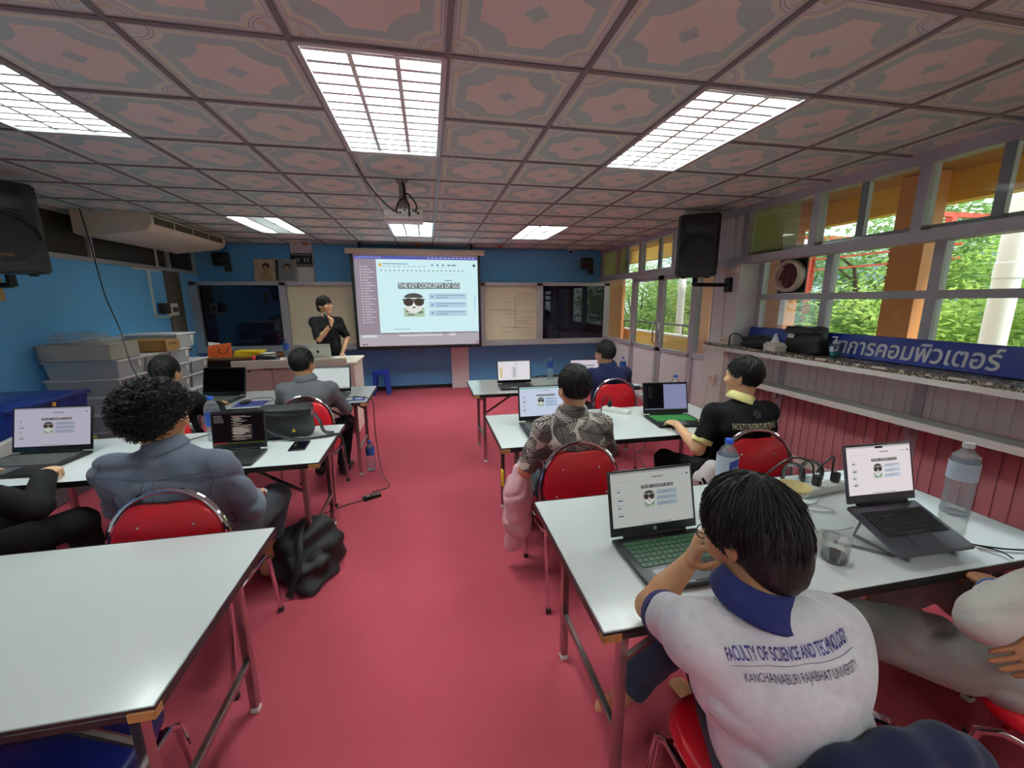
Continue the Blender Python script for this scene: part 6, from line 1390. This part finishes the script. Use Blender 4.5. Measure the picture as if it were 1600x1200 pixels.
for q in range(3):
    pts = []
    for a in np.linspace(0, 2*PI, 22)[:-1]:
        x, y = .024*math.cos(a), .009*math.sin(a); t_ = q*PI/3; o_ = cB+Vector((x*math.cos(t_)-y*math.sin(t_), -.3, x*math.sin(t_)+y*math.cos(t_))); hit = bvB.ray_cast(o_, Vector((0, 1, 0)), 1.)[0]; pts.append((hit or o_)-Vector((0, .001, 0))-Vector(lB))
    mb.tube(pts, .0014, 5, True)
mb.build('atom_emblem', sB)
# 3. floral shirt student
J = dict(pel=(.77, 2.16, .53), chest=(.765, 2.09, .88), neck=(.775, 2.12, 1.02), head=(.785, 2.13, 1.165), dir=(-.08, 1, -.16), sh=((.585, 2.10, .955), (.955, 2.10, .955)), el=((.50, 2.13, .70), (1.04, 2.2, .74)), wr=((.66, 2.40, .785), (.90, 2.44, .80)),
         knee=((.64, 2.58, .52), (.92, 2.6, .52)), ank=((.64, 2.66, .09), (.92, 2.7, .09)), toe=((.62, 2.86, .03), (.93, 2.9, .03)))
person('student in a grey leaf print shirt seen from behind at the middle right table', None, J, 1, 'short', flo, .95, dkg, shoe_b, None, flo, .008, 1.02, 1700, bulk=1.05)
# 4. navy shirt student
J = dict(pel=(1.74, 3.80, .53), chest=(1.74, 3.74, .87), neck=(1.73, 3.76, 1.0), head=(1.70, 3.76, 1.135), dir=(-.35, 1, -.1), sh=((1.54, 3.76, .94), (1.94, 3.75, .94)), el=((1.47, 3.86, .74), (2.0, 3.86, .74)), wr=((1.60, 4.03, .80), (1.83, 4.03, .80)),
         knee=((1.60, 4.2, .5), (1.88, 4.2, .5)), ank=((1.6, 4.25, .09), (1.88, 4.25, .09)), toe=((1.59, 4.45, .03), (1.9, 4.45, .03)))
pD, sD, A_, lD = person('student in a navy shirt and glasses at the far right table', None, J, 1, 'short', navyc, .8, dkg, shoe_b, None, navyc, .010, 1.0, 700)
glasses(pD, J['head'], A_, lD)
# 5. curly haired student
J = dict(pel=(-1.10, 1.98, .53), chest=(-1.13, 1.91, .87), neck=(-1.15, 1.94, 1.02), head=(-1.175, 1.97, 1.165), dir=(.45, 1, -.08), sh=((-1.37, 1.93, .955), (-.925, 1.92, .955)), el=((-1.44, 2.06, .73), (-.86, 1.98, .70)), wr=((-1.25, 2.28, .79), (-.95, 2.2, .66)),
         knee=((-1.3, 2.45, .52), (-.93, 2.45, .53)), ank=((-1.28, 2.5, .09), (-1.02, 2.42, .09)), toe=((-1.3, 2.7, .03), (-1.05, 2.6, .03)))
pE, sE, A_, lE = person('student with big curly black hair in a grey denim shirt', None, J, 0, 'curly', greyd, 1.85, dkg, None, None, greyd, .008, 1.06, 2600, bulk=1.12, fold=.009, tcut=.55)
o = MB().use(mat('white_badge', rgb(226, 228, 230), .6, nz=(30, .05))).lathe([(0, 0), (.026, 0), (.026, .002), (0, .002)], (0, 0, 0), 24); o.use(mat('blue_badge', rgb(60, 80, 160), .6, nz=(30, .1))).lathe([(0, .0022), (.019, .0022), (.019, .003), (0, .003)], (0, 0, 0), 20)
o = o.build('trouser_badge', pE); o.location = (-.955-lE[0], 2.335-lE[1], .62); o.rotation_euler = (.15, .25, 0)
dst = cloth('dark_denim_stitch', rgb(80, 87, 102), 180, .2)
seam(sE, lE, 'yoke_seam', dst, [(-1.40, 1.5, .955), (-1.26, 1.5, .945), (-1.14, 1.5, .94), (-1.02, 1.5, .945), (-.90, 1.5, .955)], r=.002)
for x_ in (-1.165, -1.125): seam(sE, lE, 'pleat_edge', dst, [(x_, 1.5, .935), (x_+.003, 1.5, .88), (x_+.008, 1.5, .82), (x_+.012, 1.5, .76)], r=.002)
seam(sE, lE, 'armhole_seam', dst, [(-.955, 1.5, 1.0), (-.935, 1.5, .94), (-.945, 1.5, .87), (-.965, 1.5, .82)], r=.002)
seam(sE, lE, 'armhole_seam', dst, [(-1.345, 1.5, 1.0), (-1.365, 1.5, .94), (-1.35, 1.5, .87)], r=.002)
# 6. grey jacket student
J = dict(pel=(-1.02, 3.64, .53), chest=(-1.02, 3.58, .87), neck=(-1.03, 3.60, 1.01), head=(-1.045, 3.61, 1.15), dir=(.3, 1, -.1), sh=((-1.225, 3.60, .945), (-.825, 3.59, .945)), el=((-1.29, 3.7, .72), (-.76, 3.72, .72)), wr=((-1.12, 3.93, .79), (-.88, 3.93, .79)),
         knee=((-1.12, 4.08, .5), (-.82, 4.04, .52)), ank=((-1.10, 4.0, .09), (-.88, 3.98, .09)), toe=((-1.10, 4.22, .03), (-.87, 4.2, .03)))
person('student in a plain grey jacket behind the dark camera bag', None, J, 0, 'short', greyj, 1.9, blkc, shoe_b, None, greyj, .010, 1.0, 900)
# 7. black clothed student far left
J = dict(pel=(-1.95, 3.46, .53), chest=(-1.95, 3.42, .87), neck=(-1.955, 3.45, 1.0), head=(-1.965, 3.48, 1.13), dir=(.05, 1, -.2), sh=((-2.14, 3.45, .93), (-1.76, 3.43, .93)), el=((-2.2, 3.6, .72), (-1.7, 3.6, .72)), wr=((-2.05, 3.86, .79), (-1.82, 3.86, .79)),
         knee=((-2.06, 3.9, .5), (-1.82, 3.9, .5)), ank=((-2.05, 3.95, .09), (-1.82, 3.95, .09)), toe=((-2.05, 4.15, .03), (-1.82, 4.15, .03)))
person('black clothed student half hidden behind the curly hair', None, J, 0, 'short', blkc, 1.9, blkc, shoe_b, None, None, .010, 1.0, 900)
# 8. black sleeved person at the left edge
J = dict(pel=(-2.18, 2.02, .53), chest=(-2.26, 2.02, .87), neck=(-2.28, 2.05, 1.02), head=(-2.29, 2.08, 1.165), dir=(.1, 1, -.2), sh=((-2.48, 2.06, .95), (-2.07, 2.02, .94)), el=((-2.5, 2.15, .7), (-1.80, 2.11, .735)), wr=((-2.35, 2.45, .79), (-1.945, 2.36, .80)),
         knee=((-2.2, 2.5, .52), (-1.86, 2.38, .52)), ank=((-2.2, 2.55, .09), (-1.88, 2.45, .09)), toe=((-2.2, 2.75, .03), (-1.88, 2.65, .03)))
person('person in a black hooded top typing at the left edge of the photo', None, J, 1, 'short', blkc, 1.9, blkc, shoe_b, None, None, .008, 1.0, 600, ('rest', dict(d=(-.35, .9, .0), back=(0, 0, 1), side=(-1, 0, 0), curl=.75)), bulk=1.08)
# 9. person in grey trousers at the right edge
J = dict(pel=(1.84, .64, .54), chest=(1.90, .60, .90), neck=(1.92, .62, 1.06), head=(1.93, .66, 1.21), dir=(-.5, 1, -.1), sh=((1.70, .64, .97), (2.10, .56, .97)), el=((1.47, .70, .775), (2.02, .70, .74)), wr=((1.72, .80, .75), (1.655, .64, .695)), hip=[(1.74, .66, .54), (1.92, .70, .54)],
         knee=((1.44, 1.02, .50), (2.02, 1.12, .50)), ank=((1.62, 1.24, .12), (1.93, 1.25, .30)), toe=((1.60, 1.42, .04), (1.80, 1.28, .22)))
bluec = cloth('faded_blue_cotton', rgb(92, 112, 168), 60, .15); whs = cloth('off_white_sweatshirt', rgb(206, 204, 198), 90, .1)
pI, sI, A_, lI = person('person in heather grey trousers and pale sleeves cut by the right edge, arms crossed', None, J, 2, 'short', whs, 1.85, ltg, None, bluec, bluec, .007, 1.0, 400, ('rest', dict(d=(-.95, .06, -.2), back=(0, -.75, .65), side=(0, .6, .8), curl=.28, spread=.02)), bulk=1.1, fold=.006, tfold=.012, tb=1.12)
# 10. presenter
J = dict(pel=(-1.48, 6.52, .96), chest=(-1.495, 6.51, 1.26), neck=(-1.50, 6.52, 1.45), head=(-1.495, 6.505, 1.61), dir=(.88, -.42, -.02), sh=((-1.33, 6.62, 1.385), (-1.665, 6.43, 1.385)), el=((-1.24, 6.60, 1.12), (-1.56, 6.28, 1.13)), wr=((-1.30, 6.45, .90), (-1.385, 6.27, 1.33)), hip=[(-1.40, 6.58, .93), (-1.56, 6.49, .93)],
         knee=((-1.38, 6.56, .50), (-1.57, 6.48, .50)), ank=((-1.40, 6.60, .09), (-1.58, 6.52, .09)), toe=((-1.32, 6.42, .03), (-1.50, 6.34, .03)))
pJ, sJ, A_, lJ = person('presenter in a loose black shirt holding a microphone beside the screen', None, J, 1, 'fringe', blkc, .93, blkc, shoe_b, None, None, .007, 1.02, 1200, ('rest', dict(d=(.25, -.15, .95), back=(.8, -.5, -.1), side=(-.8, -.3, .2), curl=1.15, thumb=.25)), bulk=1.02, fold=.006)
t = thing('microphone', 'black microphone with cable held up by the presenter', 'microphone', (-1.40, 6.185, 1.392))
MB().use(M['blackm']).tube([(.03, .01, -.10), (0, 0, 0), (-.012, -.006, .06)], [.011, .014, .017], 14).build('handle', t)
MB().use(mat('green_grey_mesh', rgb(66, 74, 66), .5, .5, nz=(200, .4))).ell((-.022, -.01, .088), (.030, .030, .034), 18).build('mesh_head', t)
MB().use(M['black']).tube(curve_pts([(.03, .01, -.10), (.06, .02, -.18), (.085, .03, -.3), (.10, .06, -.45), (.09, .1, -.6)]), .005, 6).build('cable', t)
# clothing left on chairs
def drape(name, lab, cat, m, pts, radii, extra=None, h=.008, fold=.006):
    lo, hi = box_of(pts, max(radii)+.05); F = Field(lo, hi, h)
    for i in range(len(pts)-1): F.cap(pts[i], pts[i+1], radii[i], radii[i+1], .05)
    for a, b, r1, r2 in extra or []: F.cap(a, b, r1, r2, .03)
    F.folds(fold, len(lab), 30.); c = np.mean(pts, 0); c[2] = 0; o = link(name, np_mesh(name, [F.mesh(2)], m, c)); o.location = c; return tag(o, lab, cat)
o = drape('jacket', 'pale pink jacket hanging down the left side of the floral shirt student chair', 'jacket', pinkc, [(.50, 2.22, .66), (.475, 2.20, .52), (.465, 2.20, .36), (.47, 2.22, .20)], [.05, .075, .07, .055], [((.505, 2.16, .62), (.50, 2.15, .30), .035, .04), ((.445, 2.24, .60), (.44, 2.25, .16), .03, .04)], .007, .007)
MB().use(mat('yellow_patch', rgb(226, 186, 40), .8, nz=(40, .1))).rbox((-.085, .06, .60), (.012, .05, .10), .005).build('yellow_patch', o)
o = drape('jacket', 'white and black printed jacket over the left side of the black shirt student chair', 'jacket', cloth('white_black_print_cloth', rgb(216, 210, 208)), [(1.62, 2.0, .66), (1.60, 2.02, .58), (1.60, 2.05, .46)], [.05, .06, .05])
mb = MB().use(blkc)
for k_ in range(5): mb.tube([(-.07, -.05+.02*k_, .62-.03*k_), (-.045, -.075+.02*k_, .56-.03*k_), (-.02, -.078+.01*k_, .60-.03*k_)], .008, 6)
mb.build('black_print', o)
drape('jacket', 'dark navy jacket draped over the chair back in the bottom right foreground', 'jacket', cloth('dark_navy_cloth', rgb(20, 25, 54), 30, .12), [(.60, .47, 0.570), (.605, .462, 0.670), (.635, .455, 0.745), (.71, .45, 0.795), (.82, .448, 0.810), (.93, .45, 0.795), (1.005, .455, 0.745), (1.035, .462, 0.670), (1.04, .47, 0.570)], [.034]*9, [((.70, .455, 0.770), (.70, .475, 0.530), .032, .034), ((.94, .455, 0.770), (.94, .475, 0.530), .032, .034), ((.82, .45, 0.790), (.82, .475, 0.530), .032, .034), ((.64, .46, 0.710), (.64, .475, 0.530), .03, .032), ((1.0, .46, 0.710), (1.0, .475, 0.530), .03, .032), ((.76, .455, 0.770), (.76, .475, 0.530), .032, .034), ((.88, .455, 0.770), (.88, .475, 0.530), .032, .034)], .009, .002)
